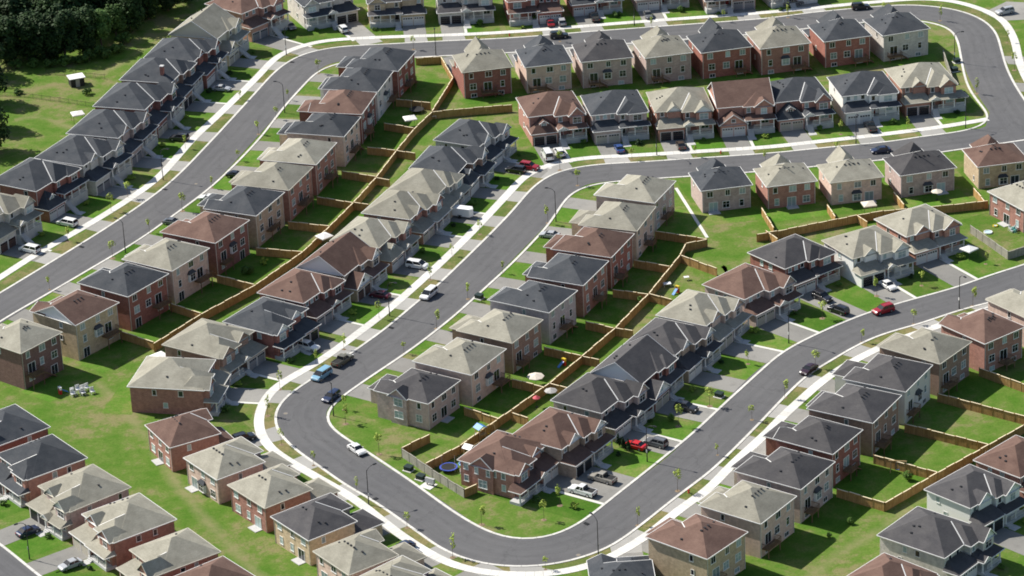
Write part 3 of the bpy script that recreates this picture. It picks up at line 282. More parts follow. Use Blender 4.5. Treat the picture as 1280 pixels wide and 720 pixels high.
FENCES = [
 ['top edge of the enclosed corner garden', [(-21.0, 132.74), (-14.87, 133.03)], 'wood'],
 ['right edge of the enclosed corner garden', [(-14.87, 133.03), (-11.96, 118.6), (-13.14, 113.46), (-16.99, 97.43)], 'wood'],
 ['long rear fence between left and middle streets, upper third', [(-16.99, 96.92), (-21.29, 86.45), (-25.27, 73.8), (-29.64, 58.79)], 'wood'],
 ['long rear fence between left and middle streets, centre third', [(-29.64, 58.79), (-34.42, 45.25), (-39.42, 32.62), (-44.76, 19.79)], 'wood'],
 ['long rear fence between left and middle streets, lower third', [(-44.76, 19.79), (-54.2, 3.8), (-65.05, -9.64), (-73.89, -22.79)], 'wood'],
 ['behind the umbrella garden, from the corner garden towards brown roof', [(-16.99, 96.92), (-9.38, 97.99), (2.05, 99.1)], 'wood'],
 ['first cross fence below the corner garden', [(-25.64, 106.2), (-17.38, 102.58)], 'wood'],
 ['cross fence above the white table yard end', [(-28.3, 91.3), (-21.29, 87.44)], 'wood'],
 ['cross fence below the dark canopy deck', [(-31.99, 77.03), (-25.28, 74.28)], 'wood'],
 ['short cross fence beside the dark roofed gable, middle street side', [(-25.28, 74.28), (-20.82, 71.82)], 'wood'],
 ['cross fence behind two tan roofs, upper one', [(-37.58, 63.46), (-29.65, 59.25)], 'wood'],
 ['short cross fence touching the big tan roof', [(-29.64, 58.79), (-26.53, 57.03)], 'wood'],
 ['cross fence behind two tan roofs, lower one', [(-42.78, 49.38), (-34.41, 44.8)], 'wood'],
 ['short cross fence beside the long tan roof', [(-34.42, 45.25), (-30.99, 43.5)], 'wood'],
 ['cross fence behind the dark roofed tan brick house', [(-48.72, 36.31), (-39.42, 32.62)], 'wood'],
 ['cross fence beside the shaded shrubs', [(-55.14, 22.87), (-44.75, 19.58)], 'wood'],
 ['cross fence below the shrubs, dark red brick yard', [(-62.87, 9.63), (-54.54, 3.83)], 'wood'],
 ['cross fence behind the stone tan house', [(-72.02, -3.39), (-65.08, -9.24)], 'wood'],
 ['lowest cross fence of the left block, beside red brick', [(-81.37, -15.94), (-73.95, -22.04)], 'wood'],
 ['cross fence ending at the white walk', [(31.61, 21.8), (42.5, 16.3)], 'wood'],
 ['long rear fence right of the middle street, upper third', [(42.5, 16.3), (37.71, 14.33), (36.14, 8.69), (33.53, 2.43), (28.42, -9.8)], 'wood'],
 ['long rear fence right of the middle street, centre third', [(28.42, -9.8), (20.66, -25.51), (13.31, -38.07), (6.54, -49.19)], 'wood'],
 ['long rear fence right of the middle street, lower third', [(6.54, -49.19), (-1.12, -59.87), (-7.14, -68.06), (-11.34, -73.94)], 'wood'],
 ['side fence of the toy filled yard', [(36.31, 8.67), (43.41, 0.91)], 'wood'],
 ['cross fence behind the brown roof, right block', [(26.16, 7.35), (33.58, 3.24)], 'wood'],
 ['cross fence behind red brick, right block', [(21.04, -7.0), (28.4, -10.19)], 'wood'],
 ['short cross fence below the toys', [(28.42, -9.8), (33.03, -13.44)], 'wood'],
 ['cross fence behind the lilac walled house', [(14.76, -21.84), (20.34, -25.48)], 'wood'],
 ['short cross fence beside the tan roof, right block', [(20.66, -25.51), (24.16, -27.4)], 'wood'],
 ['cross fence above the cream umbrella', [(5.9, -32.87), (13.16, -37.69)], 'wood'],
 ['short cross fence above the grey umbrella', [(13.32, -37.7), (16.77, -39.89)], 'wood'],
 ['cross fence below the cream umbrella', [(-0.85, -46.64), (5.39, -50.83)], 'wood'],
 ['short cross fence right of the cream umbrella', [(6.54, -49.19), (10.4, -52.06)], 'wood'],
 ['cross fence behind the grey roofed corner house', [(-10.47, -57.87), (-3.68, -63.7)], 'wood'],
 ['short cross fence under the pink umbrella', [(-1.14, -61.24), (1.91, -63.94)], 'wood'],
 ['between trampoline yard and shaded yard', [(-11.34, -73.94), (-17.9, -80.77)], 'wood'],
 ['grey weathered fence along the corner lawn, street side', [(-22.52, -74.12), (-16.69, -83.14), (-10.7, -91.64)], 'grey'],
 ['dark fence end joining the corner house', [(-22.52, -73.79), (-17.17, -68.71)], 'wood'],
 ['short fence beside the corner red brick house', [(-10.7, -91.64), (-8.29, -89.69)], 'wood'],
 ['highest cross fence of the lower right block', [(91.27, -51.41), (100.19, -60.78)], 'wood'],
 ['cross fence behind paired dark roofs, lower right block', [(81.69, -61.61), (97.0, -73.06)], 'wood'],
 ['cross fence in the middle of the lower right block', [(73.78, -73.68), (80.65, -78.36), (88.37, -83.72)], 'wood'],
 ['cross fence beside the wooden swing frame', [(66.4, -85.7), (77.35, -93.8)], 'wood'],
 ['lowest cross fence of the lower right block', [(58.14, -98.14), (66.24, -104.47)], 'wood'],
 ['long rear fence of the lower right block', [(66.24, -104.47), (77.35, -93.8), (88.37, -83.72), (97.94, -74.83)], 'wood'],
 ['curved fence below the cross street houses, left part', [(53.31, 17.59), (57.91, 18.75), (75.95, 25.23), (81.71, 26.73)], 'wood'],
 ['curved fence below the cross street houses, right part', [(81.71, 26.73), (97.33, 28.38), (105.05, 29.66)], 'wood'],
 ['side fence left of the red brick cross street house', [(55.57, 31.55), (57.21, 20.54)], 'wood'],
 ['side fence between red and pink cross street houses', [(69.99, 31.6), (71.04, 24.94)], 'wood'],
 ['side fence beside the white gazebo', [(75.78, 25.25), (77.57, 21.17)], 'wood'],
 ['side fence right of the gazebo yard', [(85.24, 36.88), (86.63, 29.64)], 'wood'],
 ['side fence beside the brown roofed cross street house', [(102.95, 37.01), (104.3, 29.31)], 'wood'],
 ['short fence stub at the left of the curved fence', [(55.38, 19.47), (57.53, 14.57)], 'wood'],
 ['grey weathered fence beside the white canopy yard', [(99.36, 16.92), (105.25, 2.45)], 'grey'],
 ['short grey fence at the white canopy corner', [(105.25, 2.45), (110.83, 5.52)], 'grey'],
 ['grey fence right of the end house inside the bend', [(107.72, 121.32), (107.43, 103.73)], 'grey'],
]
PICKETS = [
 ['dark thin picket fence on the lawn beside the woods', [(-124.19, 125.48), (-116.9, 123.49), (-107.65, 119.15), (-98.63, 114.35)]],
 ['dark thin picket fence below the tree line', [(-113.22, 138.63), (-105.4, 135.98), (-97.82, 133.37)]],
]
WORN_PATHS = [[[(-84.69, -35.64), (-83.67, -37.38), (-82.65, -39.12), (-81.64, -40.86), (-80.66, -42.62), (-79.72, -44.4), (-78.83, -46.21), (-77.98, -48.03), (-77.15, -49.87), (-76.35, -51.72), (-75.57, -53.58), (-74.79, -55.44), (-74.03, -57.3), (-73.27, -59.17), (-72.52, -61.04), (-71.78, -62.91), (-71.05, -64.79), (-70.34, -66.68), (-69.63, -68.56), (-68.93, -70.45), (-68.23, -72.34), (-67.53, -74.23), (-66.82, -76.12), (-66.1, -78.0), (-65.37, -79.88), (-64.62, -81.75), (-63.86, -83.61), (-63.08, -85.47), (-62.29, -87.33), (-61.49, -89.18), (-60.68, -91.02), (-59.86, -92.86), (-59.03, -94.7), (-58.18, -96.53), (-57.33, -98.35), (-56.46, -100.17), (-55.58, -101.98), (-54.7, -103.79), (-53.8, -105.6), (-52.9, -107.4), (-52.0, -109.2), (-51.1, -111.01), (-50.2, -112.81), (-49.31, -114.61), (-48.41, -116.42), (-47.52, -118.23), (-46.62, -120.03), (-45.73, -121.84), (-44.83, -123.64), (-43.93, -125.45), (-43.04, -127.25), (-42.14, -129.06)], 7.0], [[(45.94, -131.69), (47.25, -130.11), (48.55, -128.53), (49.86, -126.96), (51.18, -125.38), (52.5, -123.82), (53.85, -122.28), (55.22, -120.75), (56.61, -119.25), (58.04, -117.78), (59.47, -116.31), (60.9, -114.85), (62.33, -113.38), (63.73, -111.88), (65.1, -110.36), (66.44, -108.81), (67.75, -107.24), (69.05, -105.65), (70.34, -104.06), (71.65, -102.48), (72.98, -100.93), (74.35, -99.41), (75.76, -97.92), (77.19, -96.45), (78.64, -95.0), (80.08, -93.55)], 7.0], [[(39.68, 11.0), (40.46, 9.13), (41.21, 7.24), (41.97, 5.36), (42.85, 3.6), (44.01, 2.33), (45.4, 2.05), (46.81, 2.86), (48.05, 4.33), (49.16, 6.02), (50.23, 7.75), (51.36, 9.43), (52.59, 11.04), (53.95, 12.53), (55.43, 13.92), (56.96, 15.25), (58.51, 16.56), (60.06, 17.87)], 7.0], [[(-117.71, 108.9), (-115.83, 109.61), (-113.93, 110.03), (-112.08, 109.87), (-110.35, 109.06), (-108.79, 107.83), (-107.35, 106.41), (-105.95, 104.95), (-104.55, 103.47), (-103.15, 102.01)], 7.0], [[(-100.52, 135.7), (-99.28, 137.38), (-98.04, 139.07), (-96.84, 140.78), (-95.71, 142.53), (-94.65, 144.34), (-93.68, 146.19), (-92.75, 148.06), (-91.84, 149.95), (-90.95, 151.84), (-90.05, 153.73)], 7.0]]
JUNCTION = [(113.59, 84.46), (119.95, 95.29), (128.1, 78.17), (124.18, 54.67), (104.9, 65.52), (106.89, 72.98), (111.45, 76.32)]
EDGE_DRIVES = [[(121.83, 150.62), (125.12, 144.42), (135.11, 144.22), (136.95, 155.56), (128.79, 157.85)], [(122.24, 120.3), (122.58, 114.86), (131.73, 111.54), (131.82, 117.96)], [(121.12, 102.9), (121.75, 97.12), (130.73, 93.92), (130.8, 100.09)]]
ITEMS = [
 ['garden_shed', -104.76, 130.3, 20, 'dark garden shed with a flat white roof on the lawn by the woods', 'shed'],
 ['canopy_tent', -102.0, 105.92, 20, 'white canopy tent over red furniture beside a dark roofed house', 'canopy'],
 ['canopy_tent', -22.19, 92.95, 15, 'white square canopy in the shaded yard with the dark trampoline', 'canopy'],
 ['canopy_tent', -40.42, 26.87, 40, 'white canopy peeking out between the long fence and a tan roof', 'canopy'],
 ['canopy_tent', -72.22, -29.69, 40, 'large white canopy behind the tan roofed red brick house', 'canopy'],
 ['canopy_tent', 78.98, 30.28, 10, 'white gazebo tent behind the pink brick house by the curved fence', 'canopy'],
 ['canopy_tent', 97.25, 4.45, 40, 'white canopy inside the corner of the grey weathered fence', 'canopy'],
 ['patio_umbrella', 3.85, -46.38, 0, 'large cream patio umbrella over a shaded back yard', 'umbrella'],
 ['patio_umbrella', 6.67, -53.0, 0, 'grey patio umbrella against the long board fence', 'umbrella'],
 ['patio_umbrella', 3.76, -55.82, 0, 'small pink patio umbrella beside the long board fence', 'umbrella'],
 ['patio_umbrella', 94.62, 35.48, 0, 'pale patio umbrella behind the bay windowed grey house', 'umbrella'],
 ['trampoline', -13.6, -80.4, 0, 'round blue trampoline in the corner yard', 'trampoline'],
 ['trampoline', -20.72, 101.85, 0, 'dark trampoline in the shaded yard near the corner garden', 'trampoline'],
 ['playset', -9.61, -76.26, 232, 'wooden playset with white roof and blue slide beside the trampoline', 'playset'],
 ['playset', -7.38, -68.25, 215, 'playset with a blue canopy close to the long fence', 'playset'],
 ['toy_slide', 9.55, -38.02, 220, 'red and blue toy slide in a shaded back yard', 'toy slide'],
 ['toy_slide', 34.45, -6.23, 230, 'red and blue toy slide in the sunny toy filled yard', 'toy slide'],
 ['toy_slide', -91.2, -39.97, 30, 'red and blue toy slide on the open lawn by shaded brick house', 'toy slide'],
 ['patio_table', 32.65, -2.85, 10, 'white square patio table in the toy filled yard', 'table'],
 ['patio_table', 36.88, -0.11, 10, 'small white table near the brown roof in the toy yard', 'table'],
 ['patio_table', -16.89, 97.31, 10, 'white table on the sunlit lawn across the long fence', 'table'],
 ['paddling_pool', 103.16, 16.7, 0, 'round white paddling pool on the lawn of the fenced corner yard', 'pool'],
 ['paddling_pool', 105.19, 19.87, 0, 'small yellow paddling pool nearer the tan brick house', 'pool'],
 ['utility_box', -21.19, -79.64, -35, 'left dark green utility box on a pale pad by the grey fence', 'utility box'],
 ['utility_box', -18.9, -83.39, -35, 'right dark green utility box beside the community mailboxes', 'utility box'],
 ['utility_box', 110.53, 117.51, 20, 'dark utility box on the lawn inside the right bend, upper one', 'utility box'],
 ['utility_box', 109.15, 111.81, 20, 'dark utility box on the lawn inside the right bend, lower one', 'utility box'],
 ['utility_box', 39.65, -55.05, -35, 'dark utility box on the lawn by the right street kerb', 'utility box'],
 ['utility_box', -6.99, -4.4, -35, 'dark utility box at the inner kerb of the middle street', 'utility box'],
 ['community_mailbox', -17.08, -86.11, -35, 'grey community mailbox bank on a concrete pad by the kerb', 'mailbox'],
 ['fire_hydrant', 31.05, -93.7, 0, 'red fire hydrant on the verge of the right street', 'hydrant'],
 ['fire_hydrant', 2.38, 150.0, 0, 'red fire hydrant on the top street verge', 'hydrant'],
 ['fire_hydrant', 49.32, 67.56, 0, 'red fire hydrant on the cross street verge', 'hydrant'],
 ['timber_swing', 70.46, -89.43, -12, 'timber swing frame standing on the lawn of a fenced yard', 'swing'],
 ['cargo_trailer', -10.24, 38.53, 336, 'white enclosed cargo trailer parked on a shaded driveway', 'trailer'],
 ['garden_chairs', -87.27, -40.74, 30, 'cluster of white play furniture on the open lawn at left', 'play furniture'],
 ['garden_chairs', -9.97, -82.04, 30, 'white bundles of furniture beside the corner red brick house', 'furniture'],
 ['garden_chairs', 108.48, 16.51, 30, 'white and teal garden furniture behind the tan brick end house', 'furniture'],
 ['shrub', -4.98, 158.44, 1.3, 'round green shrub before the grey stone house, top street', 'shrub'],
 ['shrub', 9.27, 158.84, 1.4, 'green shrub by the white porch near the red car', 'shrub'],
 ['shrub', 29.69, 160.17, 1.3, 'green shrub under the bay of the pale top street house', 'shrub'],
 ['shrub', 46.28, 161.43, 1.2, 'green shrub below a long white railing, top street', 'shrub'],
 ['shrub', 58.78, 162.08, 1.2, 'spiky green shrub beside a shaded top street driveway', 'shrub'],
 ['shrub', 9.76, -97.49, 1.1, 'bright yellow shrub by the corner porch and white pickup', 'shrub'],
 ['shrub', 29.62, -64.31, 1.2, 'green shrub beside the lone dark SUV driveway', 'shrub'],
 ['shrub', 19.06, -73.92, 1.2, 'first dark clipped cedar beside the bright red sports car', 'shrub'],
 ['shrub', 19.77, -74.98, 1.2, 'middle dark clipped cedar beside the bright red sports car', 'shrub'],
 ['shrub', 20.64, -76.05, 1.2, 'last dark clipped cedar beside the bright red sports car', 'shrub'],
 ['shrub', -56.71, 13.66, 1.8, 'tall pale shrub in the shaded yard of the left block', 'shrub'],
 ['shrub', -53.14, 18.22, 1.3, 'yellow green shrub by the cross fence, left block', 'shrub'],
 ['shrub', 59.51, -108.4, 1.0, 'low shrub on the open lawn in the lower right', 'shrub'],
 ['shrub', 55.08, -113.03, 0.9, 'small dark shrub at the edge of house shade, lower right', 'shrub'],
 ['shrub', 71.99, -92.74, 1.4, 'leafy bush inside the fenced yard with the swing frame', 'shrub'],
 ['shrub', 86.1, -94.15, 1.0, 'sapling bush outside the long fence near a brown roof', 'shrub'],
 ['shrub', 50.82, -75.16, 1.1, 'shrub by the grey roofed house gable on lower right street', 'shrub'],
 ['shrub', 26.52, -10.07, 1.0, 'small shrub just over the long fence below the toy yard', 'shrub'],
 ['storm_drain', -94.09, 31.75, -40, 'dark storm drain at the left street kerb by the lowest vans', 'drain'],
 ['storm_drain', -78.0, 61.84, -40, 'dark storm drain at the left street kerb above the lamp', 'drain'],
 ['storm_drain', -52.01, 138.7, -20, 'dark storm drain at the kerb of the upper left bend', 'drain'],
 ['storm_drain', -27.4, -90.44, 40, 'dark storm drain at the kerb near the lamp at the lower left bend', 'drain'],
 ['storm_drain', -25.34, -16.76, -40, 'dark storm drain at the middle street kerb near the lamp', 'drain'],
 ['storm_drain', 11.58, -103.76, -50, 'dark storm drain at the kerb of the bottom corner lawn', 'drain'],
 ['manhole_cover', -45.68, -53.47, 0, 'manhole cover in the asphalt at the left bend', 'manhole'],
 ['manhole_cover', 9.68, -115.14, 0, 'rusty manhole cover in the asphalt at the bottom bend', 'manhole'],
 ['manhole_cover', -71.04, 64.24, 0, 'manhole cover in the asphalt of the left street', 'manhole'],
]
WHITE_PATH = [(37.83, 48.95), (42.82, 21.13)]

# ---------------------------------------------------------------- camera, sky, sun
cam_d = bpy.data.cameras.new('camera'); cam = bpy.data.objects.new('camera', cam_d); COL.objects.link(cam)
cam_d.sensor_width = 36; cam_d.lens = CAM['lens']; cam_d.clip_start = 5; cam_d.clip_end = 5000
M = Matrix.Identity(4)
for k, c in enumerate(('r', 'u', 'b')):
    for j in range(3): M[j][k] = CAM[c][j]
M.translation = Vector(CAM['loc']); cam.matrix_world = M
scene.camera = cam
SUN_AZ, SUN_EL = R(150), R(43.5)
world = bpy.data.worlds.new('World'); scene.world = world; world.use_nodes = True
wn = world.node_tree.nodes; wl = world.node_tree.links
bg = wn['Background']; sky = wn.new('ShaderNodeTexSky'); sky.sky_type = 'NISHITA'; sky.sun_disc = False
sky.sun_elevation = SUN_EL; sky.sun_rotation = R(-60)
wl.new(sky.outputs['Color'], bg.inputs['Color']); bg.inputs['Strength'].default_value = 0.088
sd = bpy.data.lights.new('sun', 'SUN'); sd.energy = 5.0; sd.angle = R(0.5); sd.color = (1.0, 0.95, 0.87)
so = bpy.data.objects.new('sun', sd); COL.objects.link(so)
sv = Vector((math.cos(SUN_EL)*math.cos(SUN_AZ), math.cos(SUN_EL)*math.sin(SUN_AZ), math.sin(SUN_EL)))
so.rotation_euler = sv.to_track_quat('Z', 'Y').to_euler()
scene.view_settings.view_transform = 'Standard'; scene.view_settings.look = 'None'
scene.view_settings.exposure = 0.52; scene.view_settings.gamma = 1.0
scene.render.engine = 'CYCLES'
scene.cycles.filter_width = 1.8
scene.render.resolution_x = 1024; scene.render.resolution_y = 576

# ---------------------------------------------------------------- materials
MATS = {}
def base_mat(name, col, rough=0.85, spec=0.25, metal=0.0):
    m = bpy.data.materials.new(name); m.use_nodes = True
    b = m.node_tree.nodes['Principled BSDF']
    b.inputs['Base Color'].default_value = (*col, 1); b.inputs['Roughness'].default_value = rough
    b.inputs['Specular IOR Level'].default_value = spec; b.inputs['Metallic'].default_value = metal
    return m, m.node_tree.nodes, m.node_tree.links, b
def ramp(n, stops):
    r = n.new('ShaderNodeValToRGB'); e = r.color_ramp.elements
    while len(e) < len(stops): e.new(0.5)
    for i, (p, c) in enumerate(stops): e[i].position = p; e[i].color = (*c, 1)
    return r
def noise(n, l, vec, scale, detail=4, rough=0.6):
    t = n.new('ShaderNodeTexNoise'); t.inputs['Scale'].default_value = scale; t.inputs['Detail'].default_value = detail
    t.inputs['Roughness'].default_value = rough
    if vec is not None: l.new(vec, t.inputs['Vector'])
    return t
def mul(c, k): return tuple(min(1, v*k) for v in c)
def mix(n, l, fac, a, b, blend='MIX'):
    m = n.new('ShaderNodeMix'); m.data_type = 'RGBA'; m.blend_type = blend
    for s, v in ((0, fac), (6, a), (7, b)):
        if hasattr(v, 'links'): l.new(v, m.inputs[s])
        elif s == 0: m.inputs[0].default_value = v
        else: m.inputs[s].default_value = (*v, 1)
    return m.outputs[2]
def plain(name, col, rough=0.7, spec=0.3, metal=0.0, var=0.12, scale=3.0):
    if name in MATS: return MATS[name]
    m, n, l, b = base_mat(name, col, rough, spec, metal)
    tc = n.new('ShaderNodeTexCoord'); t = noise(n, l, tc.outputs['Object'], scale)
    r = ramp(n, [(0.25, mul(col, 1-var)), (0.75, mul(col, 1+var))]); l.new(t.outputs['Fac'], r.inputs['Fac'])
    l.new(r.outputs['Color'], b.inputs['Base Color']); MATS[name] = m
    return m
def with_random(n, l, colour, amount):
    oi = n.new('ShaderNodeObjectInfo'); h = n.new('ShaderNodeHueSaturation')
    mr = n.new('ShaderNodeMapRange'); mr.inputs[3].default_value = 1-amount; mr.inputs[4].default_value = 1+amount
    l.new(oi.outputs['Random'], mr.inputs[0]); l.new(mr.outputs[0], h.inputs['Value']); l.new(colour, h.inputs['Color'])
    return h.outputs['Color']
def brick(name, c1, c2, mortar):
    if name in MATS: return MATS[name]
    m, n, l, b = base_mat(name, c1, 0.9, 0.2)
    tc = n.new('ShaderNodeTexCoord'); geo = n.new('ShaderNodeNewGeometry')
    # bricks run along the wall: swap axes by the object-space normal
    sep = n.new('ShaderNodeSeparateXYZ'); l.new(tc.outputs['Object'], sep.inputs[0])
    ad = n.new('ShaderNodeMath'); ad.operation = 'ADD'; l.new(sep.outputs[0], ad.inputs[0]); l.new(sep.outputs[1], ad.inputs[1])
    cb = n.new('ShaderNodeCombineXYZ'); l.new(ad.outputs[0], cb.inputs[0]); l.new(sep.outputs[2], cb.inputs[1])
    br = n.new('ShaderNodeTexBrick'); l.new(cb.outputs[0], br.inputs['Vector'])
    br.inputs['Scale'].default_value = 1.0; br.inputs['Brick Width'].default_value = 0.5; br.inputs['Row Height'].default_value = 0.22
    br.inputs['Mortar Size'].default_value = 0.03; br.inputs['Bias'].default_value = 0.0
    br.inputs['Color1'].default_value = (*c1, 1); br.inputs['Color2'].default_value = (*c2, 1); br.inputs['Mortar'].default_value = (*mortar, 1)
    t = noise(n, l, tc.outputs['Object'], 1.1, 5, 0.7); r = ramp(n, [(0.3, (0.74,)*3), (0.7, (1.15,)*3)]); l.new(t.outputs['Fac'], r.inputs['Fac'])
    c = mix(n, l, 1.0, br.outputs['Color'], r.outputs['Color'], 'MULTIPLY')
    l.new(with_random(n, l, c, 0.10), b.inputs['Base Color']); MATS[name] = m
    return m
def siding(name, col):
    if name in MATS: return MATS[name]
    m, n, l, b = base_mat(name, col, 0.6, 0.3)
    tc = n.new('ShaderNodeTexCoord'); w = n.new('ShaderNodeTexWave'); w.bands_direction = 'Z'; w.inputs['Scale'].default_value = 1.6
    w.inputs['Distortion'].default_value = 0.0; l.new(tc.outputs['Object'], w.inputs['Vector'])
    r = ramp(n, [(0.0, mul(col, 0.82)), (0.3, col)]); l.new(w.outputs['Fac'], r.inputs['Fac']); l.new(r.outputs['Color'], b.inputs['Base Color'])
    MATS[name] = m; return m
def shingle(name, col, warm):
    if name in MATS: return MATS[name]
    m, n, l, b = base_mat(name, col, 0.93, 0.15)
    tc = n.new('ShaderNodeTexCoord')
    t1 = noise(n, l, tc.outputs['Object'], 0.35, 3, 0.6); t2 = noise(n, l, tc.outputs['Object'], 5.0, 4, 0.75)
    mp = n.new('ShaderNodeMapping'); mp.inputs['Scale'].default_value = (1, 1, 7); l.new(tc.outputs['Object'], mp.inputs['Vector'])
    t3 = noise(n, l, mp.outputs[0], 1.3, 3, 0.7)
    r1 = ramp(n, [(0.3, mul(col, 0.84)), (0.7, warm)]); l.new(t1.outputs['Fac'], r1.inputs['Fac'])
    r2 = ramp(n, [(0.25, (0.86,)*3), (0.75, (1.12,)*3)]); l.new(t2.outputs['Fac'], r2.inputs['Fac'])
    r3 = ramp(n, [(0.3, (0.88,)*3), (0.7, (1.1,)*3)]); l.new(t3.outputs['Fac'], r3.inputs['Fac'])
    c = mix(n, l, 1.0, r1.outputs['Color'], r2.outputs['Color'], 'MULTIPLY'); c = mix(n, l, 1.0, c, r3.outputs['Color'], 'MULTIPLY')
    l.new(with_random(n, l, c, 0.13), b.inputs['Base Color'])
    bp = n.new('ShaderNodeBump'); bp.inputs['Strength'].default_value = 0.35; bp.inputs['Distance'].default_value = 0.03
    l.new(t2.outputs['Fac'], bp.inputs['Height']); l.new(bp.outputs[0], b.inputs['Normal'])
    MATS[name] = m; return m
def asphalt(name, lo, hi, stain=0.5):
    if name in MATS: return MATS[name]
    m, n, l, b = base_mat(name, lo, 0.9, 0.2)
    tc = n.new('ShaderNodeTexCoord')
    t1 = noise(n, l, tc.outputs['Object'], 0.05, 4, 0.6); t2 = noise(n, l, tc.outputs['Object'], 3.5, 4, 0.8); t3 = noise(n, l, tc.outputs['Object'], 0.45, 5, 0.65)
    r1 = ramp(n, [(0.3, lo), (0.7, hi)]); l.new(t1.outputs['Fac'], r1.inputs['Fac'])
    r2 = ramp(n, [(0.2, (0.86,)*3), (0.8, (1.12,)*3)]); l.new(t2.outputs['Fac'], r2.inputs['Fac'])
    r3 = ramp(n, [(0.28, (1-stain*0.4,)*3), (0.45, (1.0,)*3), (0.8, (1.06,)*3)]); l.new(t3.outputs['Fac'], r3.inputs['Fac'])
    c = mix(n, l, 1.0, r1.outputs['Color'], r2.outputs['Color'], 'MULTIPLY'); c = mix(n, l, 1.0, c, r3.outputs['Color'], 'MULTIPLY')
    l.new(with_random(n, l, c, 0.12 if 'drive' in name else 0.0), b.inputs['Base Color']); MATS[name] = m; return m
def uv_detail(m, kind):
    # wear that follows the road: wheel tracks and sealed cracks, or the joints of concrete slabs
    n = m.node_tree.nodes; l = m.node_tree.links; b = n['Principled BSDF']; old = b.inputs['Base Color'].links[0].from_socket
    uv = n.new('ShaderNodeUVMap'); uv.uv_map = 'metres'; sp = n.new('ShaderNodeSeparateXYZ'); l.new(uv.outputs[0], sp.inputs[0])
    def math_(op, a, bb):
        q = n.new('ShaderNodeMath'); q.operation = op
        for i, v in enumerate((a, bb)):
            if hasattr(v, 'links'): l.new(v, q.inputs[i])
            else: q.inputs[i].default_value = v
        return q.outputs[0]
    if kind == 'road':
        c = math_('COSINE', math_('MULTIPLY', sp.outputs[0], 2*math.pi/2.4), 0.0)
        mp = n.new('ShaderNodeMapping'); mp.inputs['Scale'].default_value = (1.0, 0.06, 1); l.new(uv.outputs[0], mp.inputs['Vector'])
        t = noise(n, l, mp.outputs[0], 1.2, 4, 0.7)
        f = math_('ADD', math_('MULTIPLY', c, 0.035), math_('MULTIPLY', math_('SUBTRACT', t.outputs['Fac'], 0.5), 0.42)); f = math_('ADD', f, 1.0)
        vo = n.new('ShaderNodeTexVoronoi'); vo.feature = 'DISTANCE_TO_EDGE'; vo.inputs['Scale'].default_value = 0.075; tc = n.new('ShaderNodeTexCoord')
        dn = noise(n, l, tc.outputs['Object'], 0.25, 3, 0.6); av = n.new('ShaderNodeVectorMath'); av.operation = 'MULTIPLY_ADD'; av.inputs[1].default_value = (6, 6, 0)
        l.new(dn.outputs['Color'], av.inputs[0]); l.new(tc.outputs['Object'], av.inputs[2]); l.new(av.outputs[0], vo.inputs['Vector'])
        r = ramp(n, [(0.0, (0.88,)*3), (0.005, (0.88,)*3), (0.010, (1, 1, 1))]); l.new(vo.outputs['Distance'], r.inputs['Fac'])
        f2 = r.outputs['Color']
    else:
        fr = math_('FRACT', math_('DIVIDE', sp.outputs[1], kind), 0.0)
        r = ramp(n, [(0.0, (0.62,)*3), (0.035, (0.62,)*3), (0.06, (1, 1, 1))]); l.new(fr, r.inputs['Fac']); f2 = r.outputs['Color']
        wn_ = n.new('ShaderNodeTexWhiteNoise'); wn_.noise_dimensions = '1D'; l.new(math_('FLOOR', math_('DIVIDE', sp.outputs[1], kind), 0.0), wn_.inputs['W'])
        f = math_('ADD', math_('MULTIPLY', wn_.outputs['Value'], 0.16), 0.9)
    cb = n.new('ShaderNodeCombineColor')
    for i in range(3): l.new(f, cb.inputs[i])
    c = mix(n, l, 1.0, old, cb.outputs[0], 'MULTIPLY'); c = mix(n, l, 1.0, c, f2, 'MULTIPLY'); l.new(c, b.inputs['Base Color'])
    return m
def grass(name, lush, mid, dry, dry_from=0.55, rnd=0.0):
    if name in MATS: return MATS[name]
    m, n, l, b = base_mat(name, lush, 0.95, 0.1)
    tc = n.new('ShaderNodeTexCoord'); v = tc.outputs['Object']
    t1 = noise(n, l, v, 0.05, 6, 0.62); t2 = noise(n, l, v, 0.22, 6, 0.75); t3 = noise(n, l, v, 2.2, 6, 0.8)
    ad = n.new('ShaderNodeMath'); ad.operation = 'MULTIPLY_ADD'; ad.inputs[1].default_value = 0.55; l.new(t2.outputs['Fac'], ad.inputs[0])
    m2 = n.new('ShaderNodeMath'); m2.operation = 'MULTIPLY'; m2.inputs[1].default_value = 0.45; l.new(t1.outputs['Fac'], m2.inputs[0]); l.new(m2.outputs[0], ad.inputs[2])
    r1 = ramp(n, [(0.40, lush), (0.50, mid), (dry_from+0.06, dry)]); l.new(ad.outputs[0], r1.inputs['Fac'])
    r3 = ramp(n, [(0.25, (0.62,)*3), (0.75, (1.3,)*3)]); l.new(t3.outputs['Fac'], r3.inputs['Fac'])
    c = mix(n, l, 1.0, r1.outputs['Color'], r3.outputs['Color'], 'MULTIPLY')
    if rnd:
        c = with_random(n, l, c, rnd)
    l.new(c, b.inputs['Base Color'])
    bp = n.new('ShaderNodeBump'); bp.inputs['Strength'].default_value = 0.6; bp.inputs['Distance'].default_value = 0.08
    l.new(t3.outputs['Fac'], bp.inputs['Height']); l.new(bp.outputs[0], b.inputs['Normal'])
    MATS[name] = m; return m
